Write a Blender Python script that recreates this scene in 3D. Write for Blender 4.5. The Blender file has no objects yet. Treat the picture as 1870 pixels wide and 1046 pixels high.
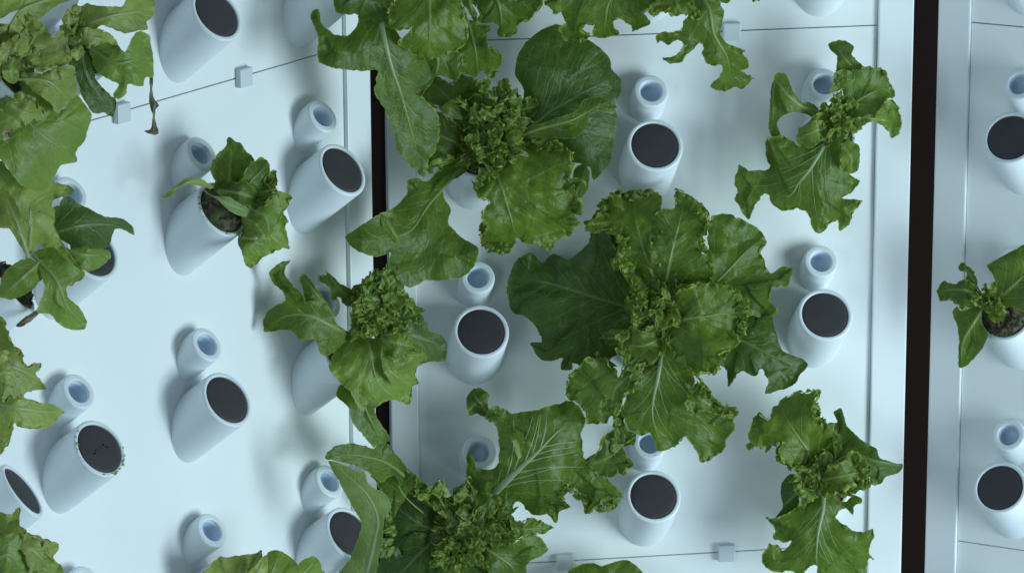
import bpy, bmesh, math, random
import numpy as np
from mathutils import Vector, Matrix
from mathutils.geometry import delaunay_2d_cdt

# ------------------------------------------------------------------ camera
SC = bpy.context.scene
COL = SC.collection
F_PX, CX, CY = 7290.0, 935.0, 523.0
PITCH, ROLL = 0.286, 0.006
R0 = np.array([1., 0., 0.]); U0 = np.array([0., math.sin(PITCH), math.cos(PITCH)])
FWD = np.array([0., math.cos(PITCH), -math.sin(PITCH)])
RGT = R0 * math.cos(ROLL) - U0 * math.sin(ROLL)
UPV = R0 * math.sin(ROLL) + U0 * math.cos(ROLL)
cam_d = bpy.data.cameras.new("camera"); cam = bpy.data.objects.new("camera", cam_d); COL.objects.link(cam)
cam_d.sensor_width = 36.0; cam_d.lens = F_PX / 1870.0 * 36.0; cam_d.clip_start = 0.1; cam_d.clip_end = 60
cam.matrix_world = Matrix(((RGT[0], UPV[0], -FWD[0], 0), (RGT[1], UPV[1], -FWD[1], 0), (RGT[2], UPV[2], -FWD[2], 0), (0, 0, 0, 1)))
SC.camera = cam

# ------------------------------------------------------------------ light
world = bpy.data.worlds.new("World"); SC.world = world; world.use_nodes = True
bgn = world.node_tree.nodes["Background"]
bgn.inputs[0].default_value = (0.61, 0.82, 1.0, 1); bgn.inputs[1].default_value = 0.24
SC.view_settings.view_transform = 'Standard'; SC.view_settings.look = 'None'
SC.view_settings.exposure = 0.0; SC.view_settings.gamma = 1.0; SC.view_settings.use_curve_mapping = False

def strip_lamp(name, loc, target, size, power, color):
    l = bpy.data.lights.new(name, 'AREA'); l.shape = 'RECTANGLE'; l.size = size[0]; l.size_y = size[1]
    l.energy = power; l.color = color
    o = bpy.data.objects.new(name, l); COL.objects.link(o)
    d = Vector(target) - Vector(loc); d.z = 0
    o.location = loc; o.rotation_euler = d.to_track_quat('-Z', 'Z').to_euler()
    d.normalize(); x = d.cross(Vector((0, 0, 1))).normalized()
    o.matrix_world = Matrix(((x[0], 0, -d[0], loc[0]), (x[1], 0, -d[1], loc[1]), (x[2], 1, -d[2], loc[2]), (0, 0, 0, 1)))
    return o
LAMP_COL = (0.72, 0.925, 1.0)
for lx, ly, pw in ((2.15, 3.05, 20), (1.98, 2.86, 18), (1.76, 2.62, 14)):      # upright grow light tubes of the room
    strip_lamp("grow_or_fill_light", (lx, ly, -1.62), (0.05, 3.75, -1.2), (0.30, 1.5), pw, LAMP_COL)
strip_lamp("grow_or_fill_light", (-0.95, 1.75, -1.1), (0.1, 3.75, -1.2), (0.40, 1.5), 9, LAMP_COL)  # added fill lamp, unseen, lifting the shaded sides of the left tubes

# ------------------------------------------------------------------ geometry of the place
SX, SZ = 0.18, 0.1887
HALF = 0.2407; POST = 0.037
DN = 0.047            # tube mouth stands this far out of the panel
E_AX = math.radians(37.0); L_BIG = DN / math.cos(E_AX)
SM_UP, SM_OUT = 0.0508, -0.024
SEAM = 0.2934
def tower(P, th, dz=0.0):
    u = np.array([math.cos(th), math.sin(th), 0.]); n = np.array([math.sin(th), -math.cos(th), 0.])
    return dict(P=np.array(P) + np.array([0, 0, dz]), u=u, n=n, th=th)
TW = {'c': tower((0.1464, 3.9341, -1.1968), 0.1446),
      'l': tower((-0.2732, 3.6398, -1.1811), 0.9263),
      'r': tower((0.6643 * 1.012, 3.8273 * 1.012, -1.1808 * 1.012), -0.4394)}
# the right fit gives column 1 as centre
def _far():
    t = TW['l']; e = t['P'] - t['n'] * DN - t['u'] * (HALF + POST)
    th = math.radians(91.0); u2 = np.array([math.cos(th), math.sin(th), 0]); n2 = np.array([math.sin(th), -math.cos(th), 0])
    e2 = e - (t['u'] + u2) / 2 * 0.015
    P = e2 - u2 * (POST + HALF) + n2 * DN
    return tower((P[0], P[1], t['P'][2] + 0.0155), th)
TW['f'] = _far()
def tip(k, c, r):
    t = TW[k]
    return t['P'] + t['u'] * SX * (c - 1) - np.array([0, 0, SZ]) * (r - 1)
def axis(k):
    return TW[k]['n'] * math.cos(E_AX) + np.array([0, 0, math.sin(E_AX)])
def ray(x, y):
    x = np.asarray(x, float); y = np.asarray(y, float)
    d = FWD[None] + RGT[None] * ((x - CX) / F_PX)[:, None] - UPV[None] * ((y - CY) / F_PX)[:, None]
    return d / np.linalg.norm(d, axis=1)[:, None]

# ------------------------------------------------------------------ materials
def mat(name):
    m = bpy.data.materials.new(name); m.use_nodes = True
    return m, m.node_tree.nodes, m.node_tree.links, m.node_tree.nodes["Principled BSDF"]
class NB:
    """tiny node builder"""
    def __init__(s, nt): s.n = nt.nodes; s.l = nt.links
    def put(s, sock, v):
        if hasattr(v, 'is_output'): s.l.new(v, sock)
        else: sock.default_value = v
    def m(s, op, a, b=0.0, c=0.0, clamp=False):
        k = s.n.new('ShaderNodeMath'); k.operation = op; k.use_clamp = clamp
        for i, v in enumerate((a, b, c)): s.put(k.inputs[i], v)
        return k.outputs[0]
    def step(s, v, lo, hi):
        k = s.n.new('ShaderNodeMapRange'); k.interpolation_type = 'SMOOTHSTEP'
        for i, q in enumerate((v, lo, hi, 0.0, 1.0)): s.put(k.inputs[i], q)
        return k.outputs[0]
    def mix(s, f, a, b):
        k = s.n.new('ShaderNodeMix'); k.data_type = 'RGBA'
        s.put(k.inputs[0], f); s.put(k.inputs[6], a); s.put(k.inputs[7], b)
        return k.outputs[2]
    def noise(s, vec, scale, detail=3.0, rough=0.5):
        k = s.n.new('ShaderNodeTexNoise'); s.l.new(vec, k.inputs['Vector']); k.inputs['Scale'].default_value = scale
        k.inputs['Detail'].default_value = detail; k.inputs['Roughness'].default_value = rough
        return k.outputs[0]
    def bump(s, h, strength, dist, normal=None):
        k = s.n.new('ShaderNodeBump'); k.inputs['Strength'].default_value = strength; k.inputs['Distance'].default_value = dist
        s.l.new(h, k.inputs['Height'])
        if normal is not None: s.l.new(normal, k.inputs['Normal'])
        return k.outputs[0]
def C4(c): return (c[0], c[1], c[2], 1.0)

def plastic(name, c1, c2, rough, bump=0.15, streak=True):
    m, n, l, b = mat(name); N = NB(m.node_tree)
    tc = n.new('ShaderNodeTexCoord').outputs['Object']
    mp = n.new('ShaderNodeMapping'); l.new(tc, mp.inputs[0]); mp.inputs['Scale'].default_value = (1, 1, 0.12) if streak else (1, 1, 1)
    a = N.noise(mp.outputs[0], 14, 4); big = N.noise(tc, 3.0, 3)
    col = N.mix(N.m('MULTIPLY', N.m('ADD', a, big), 0.5), C4(c1), C4(c2))
    sp = N.step(N.noise(tc, 260, 1), 0.80, 0.86)
    col = N.mix(N.m('MULTIPLY', sp, 0.35), col, (0.30, 0.30, 0.26, 1))
    l.new(col, b.inputs['Base Color'])
    l.new(N.m('ADD', N.m('MULTIPLY', a, 0.16), rough - 0.08), b.inputs['Roughness'])
    l.new(N.bump(N.noise(tc, 420, 2), bump, 0.0004), b.inputs['Normal'])
    b.inputs['Specular IOR Level'].default_value = 0.4
    return m
M_PANEL = plastic("panel_plastic", (0.74, 0.78, 0.79), (0.82, 0.84, 0.84), 0.42)
M_POST = plastic("post_plastic", (0.72, 0.76, 0.78), (0.80, 0.82, 0.83), 0.38)
M_TUBE = plastic("tube_plastic", (0.70, 0.76, 0.80), (0.76, 0.81, 0.84), 0.40, streak=False)
M_CLIP = plastic("clip_plastic", (0.55, 0.61, 0.64), (0.62, 0.67, 0.70), 0.45, streak=False)

def foam():
    m, n, l, b = mat("dark_foam"); N = NB(m.node_tree)
    tc = n.new('ShaderNodeTexCoord').outputs['Object']
    a = N.noise(tc, 60, 4); f = N.noise(tc, 900, 2)
    l.new(N.mix(a, (0.022, 0.020, 0.023, 1), (0.046, 0.043, 0.048, 1)), b.inputs['Base Color'])
    b.inputs['Roughness'].default_value = 0.62
    l.new(N.bump(f, 0.5, 0.0006, N.bump(a, 0.4, 0.002)), b.inputs['Normal'])
    return m
M_FOAM = foam()
def dark(name, c1, c2):
    m, n, l, b = mat(name); N = NB(m.node_tree)
    tc = n.new('ShaderNodeTexCoord').outputs['Object']
    l.new(N.mix(N.noise(tc, 9, 4), C4(c1), C4(c2)), b.inputs['Base Color']); b.inputs['Roughness'].default_value = 0.8; b.inputs['Specular IOR Level'].default_value = 0.03
    return m
M_DARK = dark("dark_void", (0.017, 0.010, 0.009), (0.024, 0.014, 0.012))
M_BROWN = dark("dark_brown_metal", (0.040, 0.024, 0.020), (0.065, 0.040, 0.032))
def moss():
    m, n, l, b = mat("mossy_roots"); N = NB(m.node_tree)
    tc = n.new('ShaderNodeTexCoord').outputs['Object']
    a = N.noise(tc, 160, 4, 0.7); c = N.noise(tc, 60, 3)
    col = N.mix(N.step(a, 0.35, 0.7), (0.028, 0.022, 0.012, 1), (0.17, 0.145, 0.085, 1))
    col = N.mix(N.step(c, 0.45, 0.65), col, (0.075, 0.105, 0.028, 1))
    l.new(col, b.inputs['Base Color']); b.inputs['Roughness'].default_value = 0.85
    l.new(N.bump(N.noise(tc, 500, 3, 0.7), 0.9, 0.002), b.inputs['Normal'])
    return m
M_MOSS = moss()
def algae():
    m, n, l, b = mat("algae"); b.inputs['Base Color'].default_value = (0.22, 0.36, 0.10, 1); b.inputs['Roughness'].default_value = 0.7
    return m
M_ALGAE = algae()

def leaf_mat(name, c_a, c_b, vein, edge, brown=0.0, rough=0.40, transl=0.28, vein_amt=0.58, tr_col=None):
    m, n, l, b = mat(name); N = NB(m.node_tree)
    uvn = n.new('ShaderNodeUVMap'); uvn.uv_map = "UVMap"; uv = uvn.outputs[0]
    sep = n.new('ShaderNodeSeparateXYZ'); l.new(uv, sep.inputs[0])           # mm across, mm along
    at = n.new('ShaderNodeAttribute'); at.attribute_name = "rim"; rim = at.outputs['Fac']
    a2 = n.new('ShaderNodeAttribute'); a2.attribute_name = "along"; along = a2.outputs['Fac']
    oi = n.new('ShaderNodeObjectInfo'); rnd = oi.outputs['Random']
    off = n.new('ShaderNodeVectorMath'); off.operation = 'ADD'; l.new(uv, off.inputs[0])
    cb = n.new('ShaderNodeCombineXYZ'); l.new(N.m('MULTIPLY', rnd, 700.0), cb.inputs[0]); l.new(N.m('MULTIPLY', rnd, 333.0), cb.inputs[1])
    l.new(cb.outputs[0], off.inputs[1]); p = off.outputs[0]
    warp = N.m('SUBTRACT', N.noise(p, 0.06, 2), 0.5)
    warp2 = N.m('SUBTRACT', N.noise(p, 0.2, 2), 0.5)
    ax = N.m('ABSOLUTE', sep.outputs[0])
    # side veins sweep up and outwards from the midrib
    t = N.m('SUBTRACT', sep.outputs[1], N.m('MULTIPLY', N.m('POWER', N.m('ADD', ax, 0.01), 0.88), 1.75))
    t = N.m('ADD', t, N.m('MULTIPLY', warp, 16.0)); t = N.m('ADD', t, N.m('MULTIPLY', N.m('SIGN', sep.outputs[0]), 3.6))
    fr = N.m('ABSOLUTE', N.m('SUBTRACT', N.m('FRACT', N.m('DIVIDE', t, 17.0)), 0.5))        # 0 on the vein
    fr = N.m('MULTIPLY', fr, 17.0)
    wv = N.m('SUBTRACT', 1.7, N.m('MULTIPLY', rim, 1.3))
    side = N.m('SUBTRACT', 1.0, N.step(N.m('ABSOLUTE', fr), 0.1, wv))
    side = N.m('MULTIPLY', side, N.m('SUBTRACT', 1.0, N.step(rim, 0.55, 0.95)))
    # fine net
    vo = n.new('ShaderNodeTexVoronoi'); vo.feature = 'DISTANCE_TO_EDGE'; l.new(p, vo.inputs['Vector']); vo.inputs['Scale'].default_value = 0.20
    net = N.m('SUBTRACT', 1.0, N.step(vo.outputs['Distance'], 0.0, 0.09))
    # midrib
    wm = N.m('ADD', 0.5, N.m('MULTIPLY', N.m('SUBTRACT', 1.0, along), 2.6))
    mr = N.m('SUBTRACT', 1.0, N.step(ax, N.m('MULTIPLY', wm, 0.4), N.m('MULTIPLY', wm, 1.3)))
    mr = N.m('MULTIPLY', mr, N.m('SUBTRACT', 1.0, N.step(along, 0.7, 1.0)))
    fade = N.m('SUBTRACT', 1.0, N.m('MULTIPLY', along, 0.55))
    vm = N.m('MAXIMUM', N.m('MULTIPLY', mr, 1.0), N.m('MULTIPLY', N.m('MULTIPLY', side, fade), 0.72))
    vm = N.m('MAXIMUM', vm, N.m('MULTIPLY', net, 0.13))
    # tissue colour; margins carry pale pigment plus painted light caught by thin edges
    mott = N.noise(p, 0.045, 3); fine = N.noise(p, 0.35, 3)
    tone = N.m('ADD', N.m('MULTIPLY', mott, 0.75), N.m('MULTIPLY', fine, 0.25))
    tone = N.m('ADD', N.step(tone, 0.32, 0.68), N.m('MULTIPLY', N.m('SUBTRACT', rnd, 0.5), 0.45), clamp=True)
    col = N.mix(tone, C4(c_a), C4(c_b))
    col = N.mix(N.m('MULTIPLY', N.step(N.m('ADD', rim, N.m('MULTIPLY', warp2, 0.25)), 0.80, 1.0), 0.60), col, C4(edge))
    col = N.mix(N.m('MULTIPLY', vm, vein_amt), col, C4(vein))
    if brown > 0:
        br = N.m('MULTIPLY', N.step(N.noise(p, 0.06, 5, 0.65), 0.60 - 0.09 * brown, 0.70), N.m('ADD', 0.25, N.m('MULTIPLY', rim, 0.75)))
        col = N.mix(N.m('MULTIPLY', br, min(1.0, brown)), col, (0.20, 0.155, 0.075, 1))
    l.new(col, b.inputs['Base Color'])
    l.new(N.m('ADD', rough - 0.08, N.m('MULTIPLY', fine, 0.2)), b.inputs['Roughness'])
    b.inputs['Specular IOR Level'].default_value = 0.34
    h = N.m('SUBTRACT', N.m('MULTIPLY', N.noise(p, 0.16, 2), 0.8), N.m('ADD', N.m('MULTIPLY', side, 0.30), N.m('MULTIPLY', net, 0.12)))
    h = N.m('ADD', h, N.m('MULTIPLY', mr, 0.8))
    nb = N.bump(h, 0.45, 0.0016); l.new(nb, b.inputs['Normal'])
    tr = n.new('ShaderNodeBsdfTranslucent'); l.new(nb, tr.inputs['Normal'])
    tcol = N.mix(0.45, col, C4(tr_col or (0.20, 0.34, 0.04))); l.new(tcol, tr.inputs['Color'])
    mx = n.new('ShaderNodeMixShader'); mx.inputs[0].default_value = transl
    l.new(b.outputs[0], mx.inputs[1]); l.new(tr.outputs[0], mx.inputs[2])
    out = [q for q in n if q.type == 'OUTPUT_MATERIAL'][0]; l.new(mx.outputs[0], out.inputs[0])
    return m
LM = {
 'mid':  leaf_mat("leaf_green", (0.0564, 0.1043, 0.0085), (0.1025, 0.1730, 0.0160), (0.2970, 0.3740, 0.1210), (0.2970, 0.3630, 0.0610), transl=0.32),
 'dark': leaf_mat("leaf_deep_green", (0.0324, 0.0680, 0.0063), (0.0576, 0.1092, 0.0112), (0.1870, 0.2750, 0.0880), (0.1100, 0.1760, 0.0220), rough=0.42, transl=0.22),
 'frill': leaf_mat("leaf_frilly_green", (0.0761, 0.1344, 0.0105), (0.1434, 0.2235, 0.0202), (0.3080, 0.3850, 0.1100), (0.3960, 0.4730, 0.0940), rough=0.38, transl=0.36),
 'lite': leaf_mat("leaf_light_green", (0.137, 0.221, 0.026), (0.208, 0.305, 0.044), (0.352, 0.429, 0.154), (0.297, 0.352, 0.077)),
 'pale': leaf_mat("leaf_yellowish_green", (0.203, 0.277, 0.043), (0.324, 0.392, 0.081), (0.418, 0.462, 0.198), (0.374, 0.374, 0.110), brown=1.0),
 'under': leaf_mat("leaf_greyish_underside", (0.163, 0.237, 0.062), (0.219, 0.300, 0.083), (0.352, 0.418, 0.198), (0.264, 0.330, 0.110), rough=0.55),
 'dry':  leaf_mat("leaf_dried", (0.050, 0.042, 0.022), (0.11, 0.095, 0.05), (0.16, 0.15, 0.08), (0.13, 0.12, 0.06), brown=0.9, transl=0.1, tr_col=(0.1, 0.09, 0.04)),
}
def rib_mat(name, c):
    m, n, l, b = mat(name); N = NB(m.node_tree); tc = n.new('ShaderNodeTexCoord').outputs['Object']
    l.new(N.mix(N.noise(tc, 90, 3), C4([q * 0.8 for q in c]), C4(c)), b.inputs['Base Color']); b.inputs['Roughness'].default_value = 0.4
    b.inputs['Subsurface Weight'].default_value = 0.15; b.inputs['Subsurface Radius'].default_value = (0.002, 0.003, 0.001)
    return m
RIBM = {k: rib_mat("midrib_" + k, c) for k, c in dict(mid=(0.20, 0.27, 0.07), dark=(0.115, 0.18, 0.045), frill=(0.19, 0.26, 0.06), lite=(0.24, 0.31, 0.09),
        pale=(0.30, 0.38, 0.16), under=(0.26, 0.36, 0.17), dry=(0.10, 0.085, 0.045)).items()}
M_STEM = rib_mat("stem", (0.17, 0.27, 0.08))

# ------------------------------------------------------------------ helpers
def link(name, me, m=None, parent=None):
    o = bpy.data.objects.new(name, me); COL.objects.link(o)
    if m is not None and me is not None: me.materials.append(m)
    if parent is not None: o.parent = parent
    return o
def bm_mesh(bm, name, smooth=False):
    me = bpy.data.meshes.new(name); bm.to_mesh(me); bm.free()
    if smooth: me.polygons.foreach_set('use_smooth', [True] * len(me.polygons))
    return me
def tag(o, label=None, cat=None, group=None, kind=None):
    for k, v in (('label', label), ('category', cat), ('group', group), ('kind', kind)):
        if v: o[k] = v
    return o
def frame_matrix(x, y, z, loc):
    return Matrix(((x[0], y[0], z[0], loc[0]), (x[1], y[1], z[1], loc[1]), (x[2], y[2], z[2], loc[2]), (0, 0, 0, 1)))
def empty(name, loc, M=None):
    o = bpy.data.objects.new(name, None); COL.objects.link(o); o.empty_display_size = 0.02
    if M is not None: o.matrix_world = M
    else: o.location = loc
    return o
def box_bm(x0, x1, y0, y1, z0, z1, bev=0.0, seg=2):
    bm = bmesh.new(); bmesh.ops.create_cube(bm, size=1.0)
    for v in bm.verts:
        v.co = Vector((x0 + (v.co.x + .5) * (x1 - x0), y0 + (v.co.y + .5) * (y1 - y0), z0 + (v.co.z + .5) * (z1 - z0)))
    if bev: bmesh.ops.bevel(bm, geom=bm.edges[:], offset=bev, segments=seg, profile=0.6, affect='EDGES')
    return bm
def lathe(profile, M, seg=64, cap0=False):
    """profile: (radius, height) pairs swept about the local z axis"""
    bm = bmesh.new(); rings = []
    for r, z in profile:
        if r < 1e-6: rings.append([bm.verts.new(M @ Vector((0, 0, z)))])
        else: rings.append([bm.verts.new(M @ Vector((r * math.cos(2 * math.pi * i / seg), r * math.sin(2 * math.pi * i / seg), z))) for i in range(seg)])
    for a, b in zip(rings, rings[1:]):
        for i in range(seg):
            j = (i + 1) % seg
            if len(a) == 1: bm.faces.new((a[0], b[i], b[j]))
            elif len(b) == 1: bm.faces.new((a[i], b[0], a[j]) if False else (a[i], a[j], b[0]))
            else: bm.faces.new((a[i], a[j], b[j], b[i]))
    bmesh.ops.recalc_face_normals(bm, faces=bm.faces[:])
    return bm
rng_tab = np.random.RandomState(7).rand(4096)
def n1(x, seed=0):
    x = np.asarray(x, float) + seed * 37.17; i = np.floor(x).astype(int); f = x - i; f = f * f * (3 - 2 * f)
    a = rng_tab[(i * 131 + seed * 977) % 4096]; b = rng_tab[((i + 1) * 131 + seed * 977) % 4096]
    return (a + (b - a) * f) * 2 - 1
def n2(x, y, seed=0):
    x = np.asarray(x, float) + seed * 13.7; y = np.asarray(y, float) + seed * 5.3
    i = np.floor(x).astype(int); j = np.floor(y).astype(int); f = x - i; g = y - j; f = f * f * (3 - 2 * f); g = g * g * (3 - 2 * g)
    h = lambda p, q: rng_tab[(p * 1619 + q * 31337 + seed * 6971 + (p * q) * 77) % 4096]
    a = h(i, j) + (h(i + 1, j) - h(i, j)) * f; b = h(i, j + 1) + (h(i + 1, j + 1) - h(i, j + 1)) * f
    return (a + (b - a) * g) * 2 - 1

# ------------------------------------------------------------------ the dark room behind
def struct(name, bm, m):
    o = link(name, bm_mesh(bm, name), m); o['kind'] = 'structure'; return o
struct('back_wall', box_bm(-2.2, 2.6, 4.75, 4.85, -3.2, 0.6), M_DARK)

# ------------------------------------------------------------------ towers: posts, panels, tubes
TUBE_R, BORE = 0.0289, 0.0245
SMALL_R, SMALL_BORE = 0.0180, 0.0113
PITCHZ = 3 * SZ
def local(k):
    t = TW[k]; o = t['P'] - t['n'] * DN        # on the panel face, column 1, row 1 mouth height
    return frame_matrix(t['u'], t['n'], (0, 0, 1), o)      # local: x along panel, y out of the panel, z up
def tube_mesh(name, r, bore, length, depth, lip):
    ax = Vector((0, math.cos(E_AX), math.sin(E_AX)))
    xx = Vector((1, 0, 0)); yy = ax.cross(xx)
    Mx = Matrix(((xx[0], yy[0], ax[0], 0), (xx[1], yy[1], ax[1], 0), (xx[2], yy[2], ax[2], 0), (0, 0, 0, 1)))
    pr = [(r * 1.035, -length - r * 1.1), (r * 1.03, -length), (r * 1.012, -length * .5), (r, -lip)]
    for a in range(1, 7):
        q = a / 6 * math.pi / 2; pr.append((r - lip * (1 - math.cos(q)), -lip + lip * math.sin(q)))
    l2 = min(lip * .6, (r - bore) * .4)
    for a in range(0, 7):
        q = a / 6 * math.pi / 2; pr.append((bore + l2 * (1 - math.sin(q)), -l2 * (1 - math.cos(q))))
    pr += [(bore * .97, -depth), (bore * .8, -depth - 0.001), (0, -depth - 0.001)]
    return bm_mesh(lathe(pr, Mx), name, True)
ME_TUBE = tube_mesh('planting_tube', TUBE_R, BORE, L_BIG, 0.045, 0.0022); ME_TUBE.materials.append(M_TUBE)
L_SM = (DN + SM_OUT) / math.cos(E_AX)
ME_SMALL = tube_mesh('feed_tube', SMALL_R, SMALL_BORE, L_SM, 0.026, 0.0024); ME_SMALL.materials.append(M_TUBE)
def sleeve():
    ax = Vector((0, math.cos(E_AX), math.sin(E_AX))); xx = Vector((1, 0, 0)); yy = ax.cross(xx)
    Mx = Matrix(((xx[0], yy[0], ax[0], 0), (xx[1], yy[1], ax[1], 0), (xx[2], yy[2], ax[2], 0), (0, 0, 0, 1)))
    r = SMALL_BORE
    return bm_mesh(lathe([(r * 1.005, -0.0035), (r * 0.93, -0.0037), (r * 0.91, -0.006), (r * .90, -0.015), (r * .6, -0.0165), (0, -0.017)], Mx, 48), 'inner_sleeve', True)
ME_SLEEVE = sleeve(); ME_SLEEVE.materials.append(plastic("sleeve_plastic", (0.50, 0.61, 0.75), (0.56, 0.66, 0.78), 0.35, streak=False))
ME_CLIP = bm_mesh(box_bm(-0.0090, 0.0090, -0.001, 0.0062, -0.0092, 0.0092, 0.0012), 'seam_clip'); ME_CLIP.materials.append(M_CLIP)
def ring_mesh():
    pr = [(0.0100, 0.0), (0.0103, 0.00016), (0.0108, 0.00016), (0.0111, 0.0)]
    Mx = Matrix(((1, 0, 0, 0), (0, 0, 1, 0), (0, -1, 0, 0), (0, 0, 0, 1)))
    return bm_mesh(lathe(pr, Mx, 40), 'moulded_ring', True)
ME_RING = ring_mesh(); ME_RING.materials.append(M_PANEL)
GAP = 0.0005
def panel(k, j, label, cols=(0, 1, 2), rows=(0, 1, 2), rings=()):
    """j 0 is in the middle"""
    Lm = local(k); zt = SEAM - PITCHZ * j
    root = empty('planting_panel', None, Lm @ Matrix.Translation((0, 0, zt - PITCHZ)))
    tag(root, label, 'panel', 'white planting panels on the wall', 'thing')
    xe = HALF - 0.0003
    link('panel_face', bm_mesh(box_bm(-xe, xe, -0.012, 0.0, GAP, PITCHZ - GAP, 0.0007), 'panel_face'), M_PANEL, root)
    tips = {}
    for r in rows:
        for c in cols:
            z = (-(r + 3 * j - 1) * SZ) - (zt - PITCHZ)
            o = link('planting_tube', ME_TUBE, None, root); o.location = ((c - 1) * SX, DN, z)
            o = link('feed_tube', ME_SMALL, None, root); o.location = ((c - 1) * SX, DN + SM_OUT, z + SM_UP)
            link('inner_sleeve', ME_SLEEVE, None, o)
    for cx in (-0.087, 0.087):
        o = link('seam_clip', ME_CLIP, None, root); o.location = (cx, 0.0002, PITCHZ)
    for (x, z) in rings:
        o = link('moulded_ring', ME_RING, None, root); o.location = (x, 0.0, z)
    return root
panel('c', 0, "white planting panel in the middle with the most dark plugs and the biggest green lettuces", rings=[(0.213, 0.335), (0.19, 0.245), (0.165, 0.415)])
panel('c', -1, "white planting panel above the middle one, showing only its lower strip", rows=(2,))
panel('c', 1, "white planting panel below the middle one, showing only a thin strip", rows=(0,))
panel('l', 0, "white planting panel on the left, turned aside, its tubes leaning to the right")
panel('l', -1, "white panel above the slanting seam at upper left, one big tube showing", rows=(1, 2))
panel('r', 0, "grey shaded white panel beyond the long dark gap, with one column of tubes", cols=(0, 1))
panel('r', -1, "shaded white panel at the top right corner above the thin seam", cols=(0,), rows=(2,))
panel('r', 1, "shaded white panel at the bottom right corner below the thin seam", cols=(0,), rows=(0,))
panel('f', 0, "white panel seen edge on at the far left, behind the pale wilted lettuces", cols=(1, 2))
panel('f', -1, "white panel seen edge on at the upper far left behind the large pale lettuce", cols=(2,), rows=(1, 2))
def post(k, side, label):
    Lm = local(k)
    w = {('c', -1): 0.0285, ('r', -1): 0.0345}.get((k, side), POST)
    x0, x1 = (HALF, HALF + w) if side > 0 else (-HALF - w, -HALF)
    o = link('frame_post', bm_mesh(box_bm(x0, x1, -0.014, 0.0048, -1.15, 1.15, 0.0014), 'frame_post'), M_POST)
    o.matrix_world = Lm
    tag(o, label, 'post', 'white upright frame posts', 'thing')
post('c', -1, "white upright post between the narrow dark gap and the middle panel, crossed by leaves")
post('c', 1, "bright white upright post right of the middle panel, beside the long dark gap")
post('l', 1, "white upright post between the left panel's tubes and the narrow dark gap")
post('l', -1, "white upright post at the left side of the left panel, behind the wilted lettuces")
post('r', -1, "grey shaded upright post right of the long dark gap")
post('f', 1, "white upright post of the edge on far left panel")
# dark members standing back in the two gaps
def gap_bar(p, label, w=0.006):
    o = link('gap_bar', bm_mesh(box_bm(p[0] - w, p[0] + w, p[1], p[1] + 0.03, -2.35, 0.0, 0.002), 'gap_bar'), M_BROWN)
    tag(o, label, 'dark bar')
gap_bar((0.462, 4.13), "dark brown upright bar standing back inside the long dark gap at right")
gap_bar((-0.134, 4.13), "dark brown upright bar standing back inside the narrow dark gap at left")

# ------------------------------------------------------------------ foam plugs
def plug_mesh():
    ax = Vector((0, math.cos(E_AX), math.sin(E_AX))); xx = Vector((1, 0, 0)); yy = ax.cross(xx)
    Mx = Matrix(((xx[0], yy[0], ax[0], 0), (xx[1], yy[1], ax[1], 0), (xx[2], yy[2], ax[2], 0), (0, 0, 0, 1)))
    r = BORE - 0.0004
    pr = [(r * .97, -0.028), (r, -0.0045), (r, -0.0022), (r - 0.0004, -0.0013), (r - 0.0013, -0.0008)]
    for q in (.8, .6, .4, .2): pr.append((r * q, -0.0008 + 0.0006 * (1 - q)))
    pr.append((0, -0.0003))
    return bm_mesh(lathe(pr, Mx), 'foam_plug', True)
ME_PLUG = plug_mesh(); ME_PLUG.materials.append(M_FOAM)
def plug(k, c, r, label):
    t = TW[k]; o = link('foam_plug', ME_PLUG)
    o.matrix_world = frame_matrix(t['u'], t['n'], (0, 0, 1), tip(k, c, r))
    tag(o, label, 'plug', 'round dark plugs closing the tubes')
    return o
plug('c', 1, 0, "round dark plug in the tube at upper middle, right of the big dark round leaf")
plug('c', 0, 1, "round dark plug in the tube left of the middle lettuce, over the bare white patch")
plug('c', 2, 1, "round dark plug in the tube between the two right hand lettuces, near the bright post")
plug('c', 1, 2, "round dark plug in the tube directly below the middle lettuce, near the bottom seam")
plug('l', 2, 0, "tilted dark plug in the open standing tube closest to the narrow dark gap")
plug('l', 1, 1, "tilted dark plug in the tube standing alone on the bare left panel")
d1 = plug('l', 0, 1, "tilted dark plug with a few pock marks and green specks round its rim, lower left")
plug('l', 0, 0, "dark plug mostly covered by pale wilted leaves at the left")
plug('l', 2, 2, "dark plug half hidden behind the greyish leaf at the bottom left of the gap")
plug('l', 1, -1, "tilted dark plug in the big tube at the top edge, upper left")
plug('f', 2, 1, "narrow slanting dark plug seen almost edge on at the left picture edge")
plug('r', 0, 0, "dark plug at the right picture edge above the small right hand lettuce")
plug('r', 0, 2, "dark plug at the right picture edge below the small right hand lettuce")
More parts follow.
